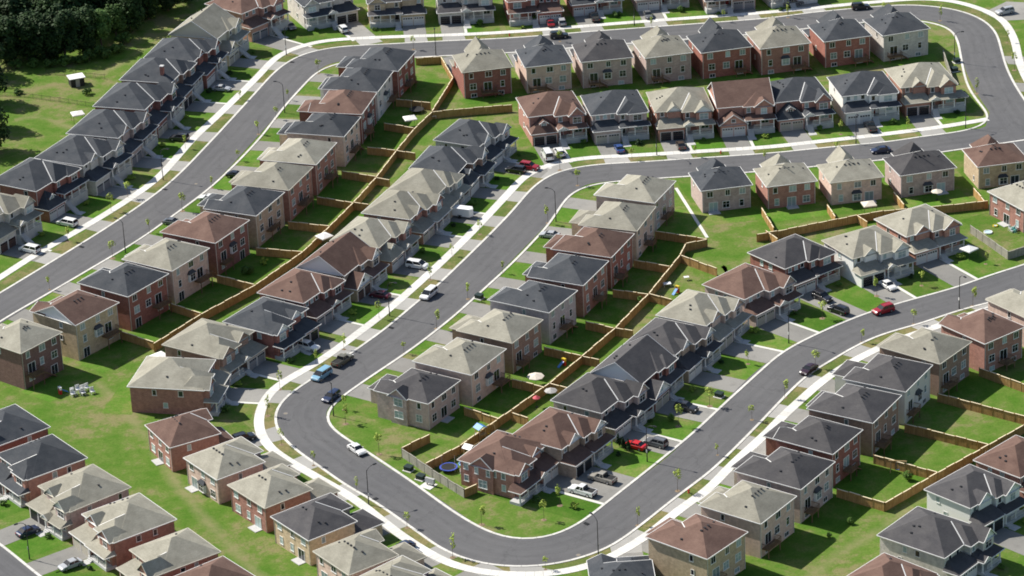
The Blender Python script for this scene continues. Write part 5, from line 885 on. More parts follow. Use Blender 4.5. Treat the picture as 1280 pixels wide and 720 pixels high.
def build_house(spec, label, rng):
    row, idx, tm, cx, cy, ang, w, d, e, roof, wall, mir, L, gab = spec
    root = empty('house', (cx, cy, 0), R(ang-90)); tag(root, label, 'house', GROUP[row])
    far = row in ('T',)
    wm = wallmat(wall); rm = ROOF[roof]
    gm = GABLE if (tm == 'R' and gab) or (tm == 'F3' and row in ('B1', 'C1')) or (tm != 'F3' and (idx+len(row)) % 3 == 0) or wall in ('white', 'greyside') else wm
    hs = House(root, wm, gm, rm, TRIM if roof != 'tan' or idx % 2 else CREAM); p = 0.5; hs.pitch = p
    hw, hd = w/2, d/2; m = -1 if row == 'F' else mir; mir = m
    X = lambda a, b: (min(m*a, m*b), max(m*a, m*b))      # mirrored interval
    vents = []
    dm = DOORS[rng.choice([0, 0, 1, 1, 2, 3, 4, 4])]
    hs.block(-hw, hw, -hd, hd, e-.1)
    if tm == 'R' and (row, idx) == ('B2', 0):
        hs.block(-hw-.6, -hw+.1, -.8, 3.0, e-.14); hs.hip(-hw-.6, -hw+3.2, -.8, 3.0, e, .8, 'gable', 'hip', 'x')
        for zz in (e-1.2, e-3.9): window(root, 'l', 1.1, -hw-.6, zz, 1.9, 1.5, 'grid', True)
        window(root, 'l', -hd*.6, -hw, e-3.9, 1.3, 1.4, 'grid', True); window(root, 'l', -hd*.62, -hw, e-1.2, .8, 1.2)
    if tm == 'R':
        b_ = max(0.0, e-5.5)                # exposed basement
        if gab: top, rg = hs.hip(-hw, hw, -hd, hd, e, p, 'gable' , 'hip', 'x')
        else:
            ax = 'y' if (idx*7+len(row)) % 3 else 'x'
            top, rg = hs.hip(-hw, hw, -hd, hd, e, p, axis=None if abs(w-d) > 1.2 else ax)
        # front wings towards the street
        gp = garage_depth(row, idx); deep = gp > 3.5; ge = e-2.7 if row != 'Bs' else 3.0
        v = (idx*5+ord(row[0])) % 4
        ww = [5.0, 6.2, 4.4, 7.0][v]
        if row in ('F', 'H'): ww = [5.6, 6.0, 5.2, 6.4][v]
        wp = {'F': 2.6, 'H': 2.2}.get(row, [1.6, 2.6, 1.2, 2.2][v]); pw = 1.05 if row in ('F', 'H') else (0.47, 0.48, 0.46, 0.48)[v]
        a, c = (-hw+.003, -hw+ww) if row not in ('F', 'H') else (-ww/2-.3, ww/2-.3)
        x0, x1 = X(a, c); hs.block(x0, x1, hd-.1, hd+wp, e-.12)
        back = (ww/2+OH)*pw/p+.3
        hs.hip(x0, x1, hd-min(back, d*.55) if row not in ('F', 'H') else hd-d*.52, hd+wp, e, pw, 'hip', 'hip' if v != 2 else 'gable', 'y', hidden0=row not in ('F', 'H'))
        xe = x1+OH if m > 0 else x0-OH
        hs.valley(x0-OH, 1, hd+OH, e, ww/2+OH, pw, p) if row in ('F', 'H') else hs.valley(xe, -1 if m > 0 else 1, hd+OH, e, ww/2+OH, pw, p)
        gx0, gx1 = X(hw-6.2, hw-.004); hs.block(gx0, gx1, hd-.1, hd+gp, ge-.1)
        if deep: hs.hip(gx0, gx1, hd-.3, hd+gp, ge, .5, 'hip', 'hip', 'y', hidden0=True)
        elif False:
            # second storey over the garage too, a little lower ridge
            hs.block(gx0+.3, gx1-.004, hd-.05, hd+1.0, e-.13); gw = gx1-gx0-.3
            hs.hip(gx0+.3, gx1, hd-gw/2-OH-.3, hd+1.0, e, p*.88, 'hip', 'hip', 'y', hidden0=True)
            hs.valley(gx0+.3-OH, 1, hd+OH, e, gw/2+OH, p*.88, p)
            hs.lean(gx0, gx1, hd+1.0, hd+gp, ge, .5)
        else: hs.lean(gx0, gx1, hd, hd+gp, ge, .5)
        gxm = (gx0+gx1)/2
        for q in (-1.45, 1.45): garage_door(root, gxm+q, hd+gp, 0.0, 2.5, dm)
        link('front_door', DOOR_ME[idx % 3], root, ((x0+x1)/2, hd+wp, 0.3), math.pi)
        # rear windows
        z2 = e-1.25; z1 = b_+1.45
        us = [-hw*.68, 0.05*hw, hw*.66]; rng.shuffle(us)
        sh = rng.random()
        for k, u in enumerate(sorted(us)):
            window(root, 'r', u, -hd, z2, (1.25, 1.0, 1.25)[k] if sh < .6 else (.9, 1.5, 1.1)[k], 1.25)
        pk = rng.choice([-1, 0, 1]); pu = [-hw*.55, 0.0, hw*.5][pk+1]
        window(root, 'r', pu, -hd, b_+1.15, 1.9, 2.1, 'patio', rng.random() < .3)
        for k, u in enumerate([-hw*.62, -hw*.02, hw*.62]):
            if k != pk+1: window(root, 'r', u, -hd, z1, 1.5 if rng.random() < .6 else .9, 1.45, 'grid')
        if b_ > .8:
            for k, u in enumerate([-hw*.6, hw*.55]):
                if b_ > 2.0 and k == (0 if pk > 0 else 1): window(root, 'r', u, -hd, 1.12, 1.7, 2.0, 'patio', False)
                else: window(root, 'r', u, -hd, max(.6, b_-1.0), 1.3, .8 if b_ < 2 else 1.1)
            # deck on posts
            dw = rng.choice([3.4, 4.2, 2.6]); dd = rng.choice([1.5, 2.2, 1.8]); dk = MB()
            dk.box(pu-dw/2, pu+dw/2, -hd-dd, -hd-.01, b_-.25, b_-.02)
            for q in (-1, 1): dk.box(pu+q*(dw/2-.2)-.08, pu+q*(dw/2-.2)+.08, -hd-dd+.1, -hd-dd+.26, -.1, b_-.25)
            do = dk.build('deck', DECKW, root); rl = MB(); z = b_-.02
            for (xa, ya, xb, yb) in ((pu-dw/2, -hd-dd, pu+dw/2, -hd-dd), (pu-dw/2, -hd-dd, pu-dw/2, -hd), (pu+dw/2, -hd-dd, pu+dw/2, -hd)):
                n = max(2, int(math.hypot(xb-xa, yb-ya)/.22))
                rl.bar((xa, ya, z+.95), (xb, yb, z+.95), .05, 4)
                for i in range(n+1):
                    t = i/n; rl.bar((xa+(xb-xa)*t, ya+(yb-ya)*t, z), (xa+(xb-xa)*t, ya+(yb-ya)*t, z+.93), .03, 4)
            rl.build('railing', DECKW, do)
            if rng.random() < .35 or row == 'F':
                s_ = MB(); n = max(3, int(b_/.2))
                for i in range(n):
                    zz = b_-.05-(i+1)*b_/(n+1); s_.box(pu+dw/2+.01+i*.27, pu+dw/2+.27+i*.27, -hd-1.15, -hd-.15, zz-.06, zz)
                s_.slab((pu+dw/2, -hd-1.18, b_), (pu+dw/2+n*.27, -hd-1.18, .25), (0, .03, 0), .25); s_.slab((pu+dw/2, -hd-.12, b_), (pu+dw/2+n*.27, -hd-.12, .25), (0, .03, 0), .25)
                s_.slab((pu+dw/2, -hd-1.18, b_+.95), (pu+dw/2+n*.27, -hd-1.18, 1.1), (0, .03, 0), .08)
                s_.build('deck_stairs', DECKW, root)
        else:
            pt = MB(); pt.box(pu-1.3, pu+1.3, -hd-1.6, -hd-.01, -.1, .12); pt.build('patio_slab', CONC2, root)
        if rng.random() < .35 and pk != 0 and not far:
            # small bay with its own dark hood
            by = MB(); by.box(-1.0, 1.0, -hd-.55, -hd+.02, b_+.55, b_+2.35); by.build('bay', GABLE, root)
            hd_ = MB(); hd_.face([(-1.2, -hd-.75, b_+2.35), (1.2, -hd-.75, b_+2.35), (.7, -hd, b_+3.0), (-.7, -hd, b_+3.0)])
            hd_.face([(1.2, -hd-.75, b_+2.35), (1.2, -hd, b_+2.35), (.7, -hd, b_+3.0)]); hd_.face([(-1.2, -hd, b_+2.35), (-1.2, -hd-.75, b_+2.35), (-.7, -hd, b_+3.0)])
            hd_.build('bay_roof', ROOF['dark'], root); window(root, 'r', 0, -hd-.55, b_+1.5, 1.6, 1.4, 'grid')
        for fc, pl, prob in (('l', -hw, .8), ('R', hw, .8)):
            if rng.random() < prob: window(root, fc, rng.uniform(-hd*.5, hd*.5), pl, z2, .7, 1.1)
            if rng.random() < .4: window(root, fc, rng.uniform(-hd*.6, hd*.3), pl, z1, .6, 1.0)
        for sx in (-1, 1):
            dp = MB(); dp.bar((sx*(hw-.12), -hd-.07, 0), (sx*(hw-.12), -hd-.07, e-.15), .05, 5); dp.build('downpipe', hs.trim if row != 'F' else TRIM, root)
        # vents near the ridge on the rear slope
        yv = -hd+min(hw, hd)*.82
        for k in range(rng.choice([2, 3, 4, 4])):
            vents.append((-1.6+1.0*k if w > d else (-.5+.55*k), yv-.25 if w > d else yv-.5+.25*(k % 2), 0))
        vents = [(x, y, e+(y+hd+OH)*p if abs(x) < hw-(y+hd) else e+(hw+OH-abs(x))*p) for x, y, _ in vents]
        for k in range(2):
            sx = rng.choice([-1, 1]); u = rng.uniform(1.2, 2.6); y = rng.uniform(-hd*.3, hd*.3); vents.append((sx*(hw-u), y, min(e+(u+OH)*p, e+(hd-abs(y)+OH)*p)))
    else:
        g0, g1 = hw-6.1, hw-.004; pg = 3.0
        gx0, gx1 = X(g0, g1); gxm = (gx0+gx1)/2
        lift = max(0.0, e-5.5); fl = .55+lift; gl = lift*.55   # ground floor level at the porch; garage a little lower
        var = (idx*3+ord(row[0])+ord(row[-1])) % 4
        if tm == 'F3': hs.hip(-hw, hw, -hd, hd, e, .62, 'gable', 'gable', 'x')
        else: hs.hip(-hw, hw, -hd, hd, e, p, axis='x' if var % 2 else None)
        if tm == 'F' and var in (0, 3):
            q0, q1 = X(g0+.5, g0+.5+(3.6 if var == 3 else 3.0)); hs.block(q0, q1, hd-.1, hd+.45, e-.14); hs.hip(q0, q1, hd-3.4, hd+.45, e, .8, 'hip', 'gable', 'y', oh=.3)
        if (row, idx) == ('C1', 0):
            hs.block(hw-.1, hw+.5, -2.4, 2.2, e-.14); hs.hip(hw-3.4, hw+.5, -2.4, 2.2, e, .8, 'hip', 'gable', 'x', hidden0=False)
            for yy, zz, ww_, hh in ((-1.4, e-1.1, .7, 1.3), (1.2, e-1.1, .7, 1.3), (-.1, 1.7, 1.8, 1.6)): window(root, 'R', yy, hw+.5, zz, ww_, hh, 'grid', True)
            for zz in (e-1.1, 1.8): window(root, 'R', -hd+1.3, hw, zz, .9, 1.2, 'grid', True); window(root, 'R', hd-1.1, hw, zz, .8, 1.2)
        # garage
        if tm == 'F':
            hs.block(gx0, gx1, hd-.1, hd+pg, 2.75+gl); hs.lean(gx0, gx1, hd, hd+pg, 2.85+gl, .42, end0=True, end1=True, run=1.3)
            n2 = 3 if var != 2 else 2
            for k in range(n2): window(root, 'f', gx0+6.1*(k+.75)/(n2+.5), hd, e-.8, .8, 1.0)
        elif tm == 'F2':
            hs.block(gx0, gx1, hd-.1, hd+pg, 2.95); hs.hip(gx0, gx1, hd-2.4, hd+pg, 3.05, .9, 'hip', 'hip', 'y', hidden0=True)
            # dormer on the front slope
            dx0, dx1 = gxm-.9, gxm+.9; hs.gl.append(MB()); hs.gl[-1].face([(dx0, hd+1.9, 3.9), (dx1, hd+1.9, 3.9), (dx1, hd+1.9, 5.0), (gxm, hd+1.9, 5.6), (dx0, hd+1.9, 5.0)])
            hs.w.face([(dx0, hd+1.9, 3.9), (dx0, hd+1.9, 5.0), (dx0, hd-.5, 5.0), (dx0, hd-.5, 3.9)]); hs.w.face([(dx1, hd+1.9, 3.9), (dx1, hd-.5, 3.9), (dx1, hd-.5, 5.0), (dx1, hd+1.9, 5.0)])
            for q in (-1, 1): hs.r.face([(gxm, hd+2.2, 5.66), (gxm+q*1.15, hd+2.2, 4.9), (gxm+q*1.15, hd-.6, 4.9), (gxm, hd-.6, 5.66)])
            for q in (-1, 1): hs.e.slab((gxm+q*1.17, hd+2.22, 4.95), (gxm, hd+2.22, 5.72), (0, .05, 0), .2)
            window(root, 'f', gxm, hd+1.9, 4.5, 1.1, .8)
        else:
            hs.block(gx0, gx1, hd-.1, hd+pg, 3.0); hs.hip(gx0, gx1, hd-.2, hd+pg, 3.1, .72, 'hip', 'gable', 'y', hidden0=True)
            window(root, 'f', gxm, hd+pg, 3.9, .9, .7)
        for q in (-1.42, 1.42): garage_door(root, gxm+q, hd+pg, 0.0, 2.45, dm)
        # living side wings
        p1 = (1.3, .9, 1.5, 1.1)[var] if tm != 'F3' else .6; a, c = -hw+.003, g0-.02
        x0, x1 = X(a, c); hs.block(x0, x1, hd-.1, hd+p1, e-.12)
        wd = x1-x0
        if tm == 'F3': hs.hip(x0, x1, hd-3.5, hd+p1, e, .55, 'hip', 'hip', 'y', hidden0=True)
        else:
            ps = (.82, .7, .9, .76)[var]; Wt = wd+2*OH; hh_ = Wt*p*ps/(p+ps); hh_ = min(hh_, (min(hw, hd)+OH)*p*.98)
            um, hh_ = hs.wing(x0, x1, hd-hh_/p-.15, hd+p1, e, p if m > 0 else ps, ps if m > 0 else p, (.62, .8, .6, .7)[var])
        if tm != 'F3':
            xv = x1+OH if m > 0 else x0-OH
            hs.valley(xv, -m, hd+OH, e, hh_/ps, ps, p)
        w2 = (3.6, 4.2, 3.4, 4.0)[var]; p2 = p1+(.9, .6, 1.1, .7)[var]
        a2, c2 = -hw+.25, -hw+.25+w2
        y0_, y1_ = X(a2, c2); hs.block(y0_, y1_, hd+p1-.05, hd+p2, e-.13)
        pg2 = (.8, .6, 1.0, .75)[var]
        hs.hip(y0_, y1_, hd-2.6, hd+p2, e, pg2, 'hip', 'gable' if var != 1 else 'hip', 'y', oh=.35)
        window(root, 'f', (y0_+y1_)/2, hd+p2, e-1.2, 1.9 if var != 3 else 1.3, 1.3, 'grid')
        # porch under its own lean-to roof
        pd = 1.9; yf = hd+p2+pd*.8
        wrap = (row, idx) in (('C1', 0), ('G', 6))
        px0, px1 = (x0-(1.8 if wrap and m > 0 else .0), x1+(1.8 if wrap and m < 0 else 0.0)) if wrap else (x0, x1-.1)
        hs.lean(px0, px1, hd+p1, yf, 2.95+lift, .3, mb=hs.pr, run=.8)
        porch(hs, px0, px1, hd+p1, yf, fl, 2.85+lift, 1 if m > 0 else -1)
        ex = x1-.95 if m > 0 else x0+.95
        link('front_door', DOOR_ME[(idx+len(wall)) % 3], root, (ex, hd+p1, fl), math.pi)
        window(root, 'f', (y0_+y1_)/2-.2*m, hd+p2, fl+1.45, 1.7, 1.4, 'grid')
        window(root, 'f', ex, hd+p1, e-1.0, .8, 1.1)
        if idx % 2 == 0:     # little entry gable
            b = MB(); zz = 3.05+lift; xm = ex
            for q in (-1, 1): b.face([(xm, yf+OH+.1, zz+.75), (xm+q*1.2, yf+OH+.1, zz), (xm+q*1.2, yf-1.2, zz), (xm, yf-1.2, zz+.75)])
            b.build('entry_gable', rm, root); q_ = MB(); q_.face([(xm-1.1, yf+OH, zz-.05), (xm+1.1, yf+OH, zz-.05), (xm, yf+OH, zz+.66)])
            for q in (-1, 1): q_.slab((xm+q*1.22, yf+OH+.12, zz+.04), (xm, yf+OH+.12, zz+.8), (0, .05, 0), .16)
            q_.build('entry_pediment', TRIM, root)
        for fc, pl in (('l', -hw), ('R', hw)):
            window(root, fc, rng.uniform(-hd*.7, -hd*.2), pl, e-1.2, .75, 1.1)
            if rng.random() < .8: window(root, fc, rng.uniform(hd*.05, hd*.6), pl, e-1.2, .9, 1.1)
            if rng.random() < .8: window(root, fc, rng.uniform(-hd*.6, hd*.3), pl, 1.9, .8, 1.0)
        for k, u in enumerate([-hw*.6, 0, hw*.6]): window(root, 'r', u, -hd, e-1.2, 1.2, 1.2)
        window(root, 'r', hw*.1, -hd, 1.25, 1.9, 2.1, 'patio')
        for sx in (-1, 1):
            dp = MB(); dp.bar((sx*(hw-.12), hd+.07, 2.9 if sx == m else 0), (sx*(hw-.12), hd+.07, e-.15), .05, 5); dp.build('downpipe', hs.trim, root)
        for k in range(rng.choice([2, 3, 4])):
            sx = m if rng.random() < .7 else -m; u = rng.uniform(1.0, 3.6); y = rng.uniform(-hd*.35, hd*.3)
            if tm != 'F3': vents.append((sx*(hw-u), y, min(e+(u+OH)*p, e+(hd-abs(y)+OH)*p)))
            else: vents.append((rng.uniform(-hw*.6, hw*.6), -1.2-rng.random(), e+(hd-1.7+OH)*.62))
    ro = hs.finish(vents)
    if (row, idx) == ('A1', 5):
        b = MB(); b.box(hw-2.6, hw-1.7, hd-3.0, hd-2.2, e, e+3.2, 0); b.box(hw-2.7, hw-1.6, hd-3.1, hd-2.1, e+3.2, e+3.4, 1); b.build('chimney', [wallmat('red'), CONC2], ro)
    # driveway and front lawn belong to the ground
    ca, sa = math.cos(R(ang-90)), math.sin(R(ang-90)); wp_ = lambda x, y, z: (cx+ca*x-sa*y, cy+sa*x+ca*y, z)
    if L > 0:
        gp_ = garage_depth(row, idx); y0 = hd+gp_-.3; y1 = hd+L+.25
        dx0, dx1 = X(hw-5.9, hw-.2); dz = .024+.001*(idx % 4)+(.0005 if row in ('Bs', 'A1', 'G') else 0)
        walk = row in ('A1', 'T', 'B1', 'G', 'C2', 'Bs')
        b = MB(); ys = y1-4.2 if walk else y1-.3
        if ys > y0+1:
            b.face([wp_(dx0, y0, dz), wp_(dx1, y0, dz), wp_(dx1, ys, dz), wp_(dx0, ys, dz)]); structure(b.build('driveway', DRIVE))
            if walk:
                b = MB(); b.face([wp_(dx0+.1, ys+.01, dz+.0045), wp_(dx1-.1, ys+.01, dz+.0045), wp_(dx1+.1, y1, dz+.0045), wp_(dx0-.1, y1, dz+.0045)]); structure(b.build('driveway_apron', APRON))
            if tm != 'R' and idx % 3 != 1 and row not in ('D', 'E'):
                b = MB(); q0, q1 = X(hw-6.75, hw-6.0); b.face([wp_(q0, hd+3.2, .030), wp_(q1, hd+3.2, .030), wp_(q1, ys, .030), wp_(q0, ys, .030)]); structure(b.build('path', CONC))
            lx0, lx1 = X(-hw-1.1, hw-6.1); ll = y1-(5.0 if walk else .5)
            if ll > hd+3 and row not in ('D',):
                fz = .004+.0012*(idx % 3); b = MB(); b.face([wp_(lx0, hd-4, fz), wp_(lx1, hd-4, fz), wp_(lx1, ll, fz), wp_(lx0, ll, fz)]); structure(b.build('lawn', LAWN))
    if row in ('A2', 'B2', 'C2', 'B1', 'C1', 'H', 'F', 'G'):
        dep = {'H': 7.0, 'F': 3.8, 'G': 3.6, 'B1': 6.0, 'C1': 6.0, 'E': 6.0, 'Bs': 6.5}.get(row, 8.2); z = .0085+.0012*(idx % 3)+.0042*(row in ('B1', 'C1', 'G', 'E'))
        b = MB(); b.face([wp_(-hw-1.2, -hd-dep, z), wp_(hw+1.2, -hd-dep, z), wp_(hw+1.2, -hd+.2, z), wp_(-hw-1.2, -hd+.2, z)]); structure(b.build('lawn', LAWN))
    return root
PORCH_SPOTS = []
NROW = {}
for sp in HOUSES: NROW[sp[0]] = NROW.get(sp[0], 0)+1
for i, sp in enumerate(HOUSES):
    fr, rt = ROWTXT[sp[0]]
    label = 'tan roofed red brick house at the right edge, behind the grey weathered fence' if (sp[0], sp[1]) == ('H', 5) else f"{sp[9]} roofed {WALLWORD[sp[10]]} house, {ORD[sp[1]]} {fr}, {rt}"
    ho = build_house(sp, label, random.Random(100+i))
    if sp[2] != 'R' and sp[0] in ('B1', 'C1', 'G', 'A1', 'T', 'D', 'E'):
        PORCH_SPOTS.append((sp, f"low shrub by porch of {ORD[sp[1]]} house {fr}, {rt}"))

# ---------------------------------------------------------------- fences
PN = {}
def fence(label, P, kind):
    P = [Vector((x, y, 0)) for x, y in P]; root = empty('fence', P[0]); tag(root, label, 'fence', 'board fences around the back yards')
    mat, H = (FWOOD, 1.85) if kind == 'wood' else (FGREY, 1.85)
    pan = MB(); cap = MB(); posts = []
    for a, b in zip(P[:-1], P[1:]):
        L = (b-a).length; n = max(1, round(L/2.45)); d = (b-a).normalized(); nv = Vector((-d.y, d.x, 0))
        for i in range(n):
            q0 = a+(b-a)*(i/n)-P[0]; q1 = a+(b-a)*((i+1)/n)-P[0]; h = H+(.05 if (i % 2) else -.03)+random.uniform(-.03, .03)
            e0 = q0+d*.06; e1 = q1-d*.06
            k = max(3, int((e1-e0).length/.3))
            for j in range(k):
                s0 = e0+(e1-e0)*(j/k); s1 = e0+(e1-e0)*((j+.96)/k)
                pan.slab(s0+Vector((0, 0, h)), s1+Vector((0, 0, h)), nv*.025, h+.1)
            cap.slab(q0+d*.12+Vector((0, 0, h+.05)), q1-d*.12+Vector((0, 0, h+.05)), nv*.11, .05)
            posts.append(q0)
    posts.append(P[-1]-P[0])
    pan.build('panel', mat, root); cap.build('cap_rail', FCAP if kind == 'wood' else FGREY, root)
    if kind not in PN:
        b = MB(); b.box(-.06, .06, -.06, .06, -.2, H+.06); b.box(-.09, .09, -.09, .09, H+.06, H+.1); PN[kind] = b.mesh('post', mat)
    for q in posts: link('post', PN[kind], root, q, 0)
for lab, P, kind in FENCES:
    fence(('wooden fence, ' if kind == 'wood' else '')+lab, P, kind)
for lab, P in PICKETS:
    P = [Vector((x, y, 0)) for x, y in P]; root = empty('picket_fence', P[0]); tag(root, lab, 'fence')
    r = MB(); k = MB()
    for a, b in zip(P[:-1], P[1:]):
        a = a-P[0]; b = b-P[0]
        for z in (.25, 1.1): r.bar(a+Vector((0, 0, z)), b+Vector((0, 0, z)), .03, 4)
        n = int((b-a).length/.35)
        for i in range(n): c = a+(b-a)*(i/n); k.bar(c, c+Vector((0, 0, 1.2 if i % 7 else 1.35)), .02 if i % 7 else .05, 4)
    r.build('rail', BLACK, root); k.build('pickets', BLACK, root)

# ---------------------------------------------------------------- street lamps
def make_lamp():
    root = empty('street_lamp', (0, 0, 0))
    b = MB(); b.bar((0, 0, 0), (0, 0, 1.2), .13, 8, .11); b.bar((0, 0, 1.2), (0, 0, 7.3), .10, 8, .065); b.build('pole', BLACK, root)
    a = MB(); pts = [(0, 0, 7.0), (.35, 0, 7.55), (.9, 0, 7.85), (1.6, 0, 7.95)]
    for p, q in zip(pts[:-1], pts[1:]): a.bar(p, q, .05, 6)
    a.build('arm', BLACK, root)
    h = MB(); h.box(1.5, 2.25, -.17, .17, 7.88, 8.02); h.box(1.6, 2.1, -.12, .12, 8.02, 8.08); ho = h.build('lamp_head', BLACK, root)
    l = MB(); l.box(1.65, 2.15, -.12, .12, 7.84, 7.879); l.build('lens', TRIM, ho)
    s = MB(); s.box(-.14, .14, -.15, -.11, 2.0, 2.6); s.build('access_plate', TRIM, root)
    return root
proto = make_lamp()
for i, (x, y, a, lab) in enumerate(LAMPS):
    o = proto if i == 0 else copy_tree(proto)
    o.location = (x, y, 0); o.rotation_euler = (0, 0, R(a)); tag(o, 'black street lamp '+lab, 'street lamp', 'street lamps along the kerbs')

# ---------------------------------------------------------------- trees
def crown_mesh(name, mat, rx, rz, n, leaf, seed, clumps=14, hollow=0.35, pear=0.0):
    rg = random.Random(seed); b = MB(); cl = []
    for k in range(clumps):
        while True:
            v = Vector((rg.uniform(-1, 1), rg.uniform(-1, 1), rg.uniform(-1, 1)))
            if hollow < v.length < 1.0: break
        sc = 1-pear*max(0, v.z); cl.append((Vector((v.x*rx*.8*sc, v.y*rx*.8*sc, v.z*rz*.8)), rg.uniform(.28, .5)))
    for i in range(n):
        c, s = cl[rg.randrange(clumps)]
        while True:
            v = Vector((rg.uniform(-1, 1), rg.uniform(-1, 1), rg.uniform(-1, 1)))
            if v.length < 1: break
        v = v.normalized()*(v.length**.5)
        q = c+Vector((v.x*rx*s, v.y*rx*s, v.z*rz*s*.9)); sz = leaf*rg.uniform(.6, 1.4)
        nn = (v.normalized()+Vector((rg.uniform(-.6, .6), rg.uniform(-.6, .6), rg.uniform(-.2, .9)))).normalized(); u = nn.orthogonal().normalized(); w_ = nn.cross(u)
        t = rg.uniform(0, 6.28); u2 = u*math.cos(t)+w_*math.sin(t); w2 = nn.cross(u2)
        b.face([q-u2*sz, q+w2*sz*.6, q+u2*sz, q-w2*sz*.6])
    return b.mesh(name, mat)
def trunk_mesh(h, r, seed, limbs=4, spread=1.5, stake=False):
    rg = random.Random(seed); b = MB(); b.bar((0, 0, -.1), (.05*h*.1, 0, h*.55), r, 8, r*.75); b.bar((.05*h*.1, 0, h*.55), (0, .02*h, h), r*.75, 7, r*.3)
    for k in range(limbs):
        a = k*6.28/limbs+rg.uniform(-.4, .4); z = h*rg.uniform(.45, .75); b.bar((0, 0, z), (math.cos(a)*spread, math.sin(a)*spread, z+spread*rg.uniform(.6, 1.1)), r*.42, 5, r*.12)
    return b.mesh('trunk', BARK)
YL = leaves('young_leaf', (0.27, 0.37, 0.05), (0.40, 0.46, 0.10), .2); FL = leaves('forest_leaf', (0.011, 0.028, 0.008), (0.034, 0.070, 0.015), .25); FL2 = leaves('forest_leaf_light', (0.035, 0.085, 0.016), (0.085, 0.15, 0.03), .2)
SL = leaves('shrub_leaf', (0.05, 0.12, 0.02), (0.13, 0.22, 0.04)); SL2 = leaves('shrub_yellow', (0.16, 0.26, 0.03), (0.28, 0.36, 0.06)); CED = leaves('cedar_leaf', (0.015, 0.035, 0.012), (0.035, 0.07, 0.02))
YC = [crown_mesh('crown', YL, (.75, .6, .9, .65)[k], (1.25, 1.5, 1.1, 1.35)[k], (120, 90, 150, 105)[k], .15, 40+k, 9, .2, .35) for k in range(4)]
YT_ = trunk_mesh(2.6, .04, 3, 3, .5)
MU = MB(); MU.bar((0, 0, .0), (0, 0, .05), .55, 10, .4); MULCH_ME = MU.mesh('mulch_ring', plain('mulch', (.22, .16, .10), .95, var=.2))
YTXT = dict(A_right='inner kerb of left street', A_left='sidewalk verge of left street', top='top street verge', A_out='verge of the right bend', B_in='inner kerb of middle street', B_left='sidewalk verge of middle street',
            B_low='verge of the lower left bend', C_low='sidewalk verge of right street', C_up='front lawns of right street', B_top='cross street verge')
cnt = {}
for i, (k, x, y) in enumerate(YOUNG):
    c = cnt.get(k, 0); cnt[k] = c+1
    root = empty('young_tree', (x, y, 0), random.uniform(0, 6.28))
    tag(root, f"thin yellow green young tree, {ORD[c]} of its line, {YTXT[k]}", 'tree', 'young street trees')
    link('trunk', YT_, root); cr = link('crown', YC[(i*5+c) % 4], root, (0, 0, 2.75)); s = random.uniform(.75, 1.2); root.scale = (s, s, s*random.uniform(.9, 1.15))
    link('mulch_ring', MULCH_ME, root)
# the woods in the upper left corner
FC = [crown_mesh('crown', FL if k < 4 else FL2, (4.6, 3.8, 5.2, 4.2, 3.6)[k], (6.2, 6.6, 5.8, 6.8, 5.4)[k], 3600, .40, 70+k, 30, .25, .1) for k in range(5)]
FT = trunk_mesh(10, .28, 5, 6, 2.6)
WOODS = [(-124.2, 148.1, 0, 1.05), (-119.1, 149.7, 2, 1.0), (-114.2, 149.0, 1, 0.95), (-109.5, 149.5, 3, 1.0), (-105.4, 153.5, 0, 1.0), (-100.9, 155.2, 4, 0.85), (-97.5, 160.4, 4, 0.8), (-94.6, 167.0, 3, 0.85), (-90.5, 174.6, 1, 0.85), (-85.9, 180.5, 0, 0.9), (-81.8, 186.6, 2, 0.9), (-130.0, 159.0, 1, 1.1), (-123.5, 162.7, 3, 1.1), (-117.8, 163.1, 0, 1.1), (-112.6, 164.7, 2, 1.1), (-108.0, 167.6, 1, 1.05), (-103.7, 170.5, 0, 1.05), (-99.7, 175.8, 2, 1.0), (-94.9, 183.6, 3, 1.0), (-129.1, 176.3, 2, 1.1), (-123.2, 178.4, 1, 1.1), (-117.0, 179.4, 3, 1.1), (-110.8, 183.3, 0, 1.1), (-104.8, 186.1, 2, 1.0), (-99.1, 193.9, 1, 1.0), (-90.1, 193.9, 0, 1.0), (-129.2, 139.4, 0, 1.0), (-121.5, 89.4, 2, 0.95), (-129.0, 193.1, 0, 1.1), (-121.9, 195.8, 1, 1.1), (-114.8, 198.5, 2, 1.1), (-124.6, 121.2, 3, 0.9), (-124.5, 104.7, 1, 1.0)]
WOODTXT = ['at the front left of the woods', 'second along the front edge of the woods', 'third along the front edge of the woods', 'fourth along the front edge of the woods', 'fifth along the front edge, near the sunlit ones', 'sunlit one at the corner of the clearing', 'sunlit one next to the corner of the clearing', 'at the right edge beside the lit lawn', 'halfway up the right edge of the woods', 'near the top of the right edge', 'at the top edge by the brick house lawn', 'behind the front row at the frame edge', 'second behind the front row', 'third behind the front row', 'fourth behind the front row', 'fifth behind the front row', 'sixth behind the front row', 'seventh behind the front row', 'eighth behind the front row, near the right edge', 'deep in the woods at the left', 'second in the deep row', 'third in the deep row', 'fourth in the deep row', 'fifth in the deep row', 'sixth in the deep row by the top edge', 'seventh in the deep row by the top edge', 'at the left edge beside the garden shed lawn', 'alone at the left edge, shading the open lawn', 'at the very back left of the woods', 'second at the very back', 'third at the very back', 'at the left edge level with the thin dark fence', 'at the left edge below the thin dark fence']
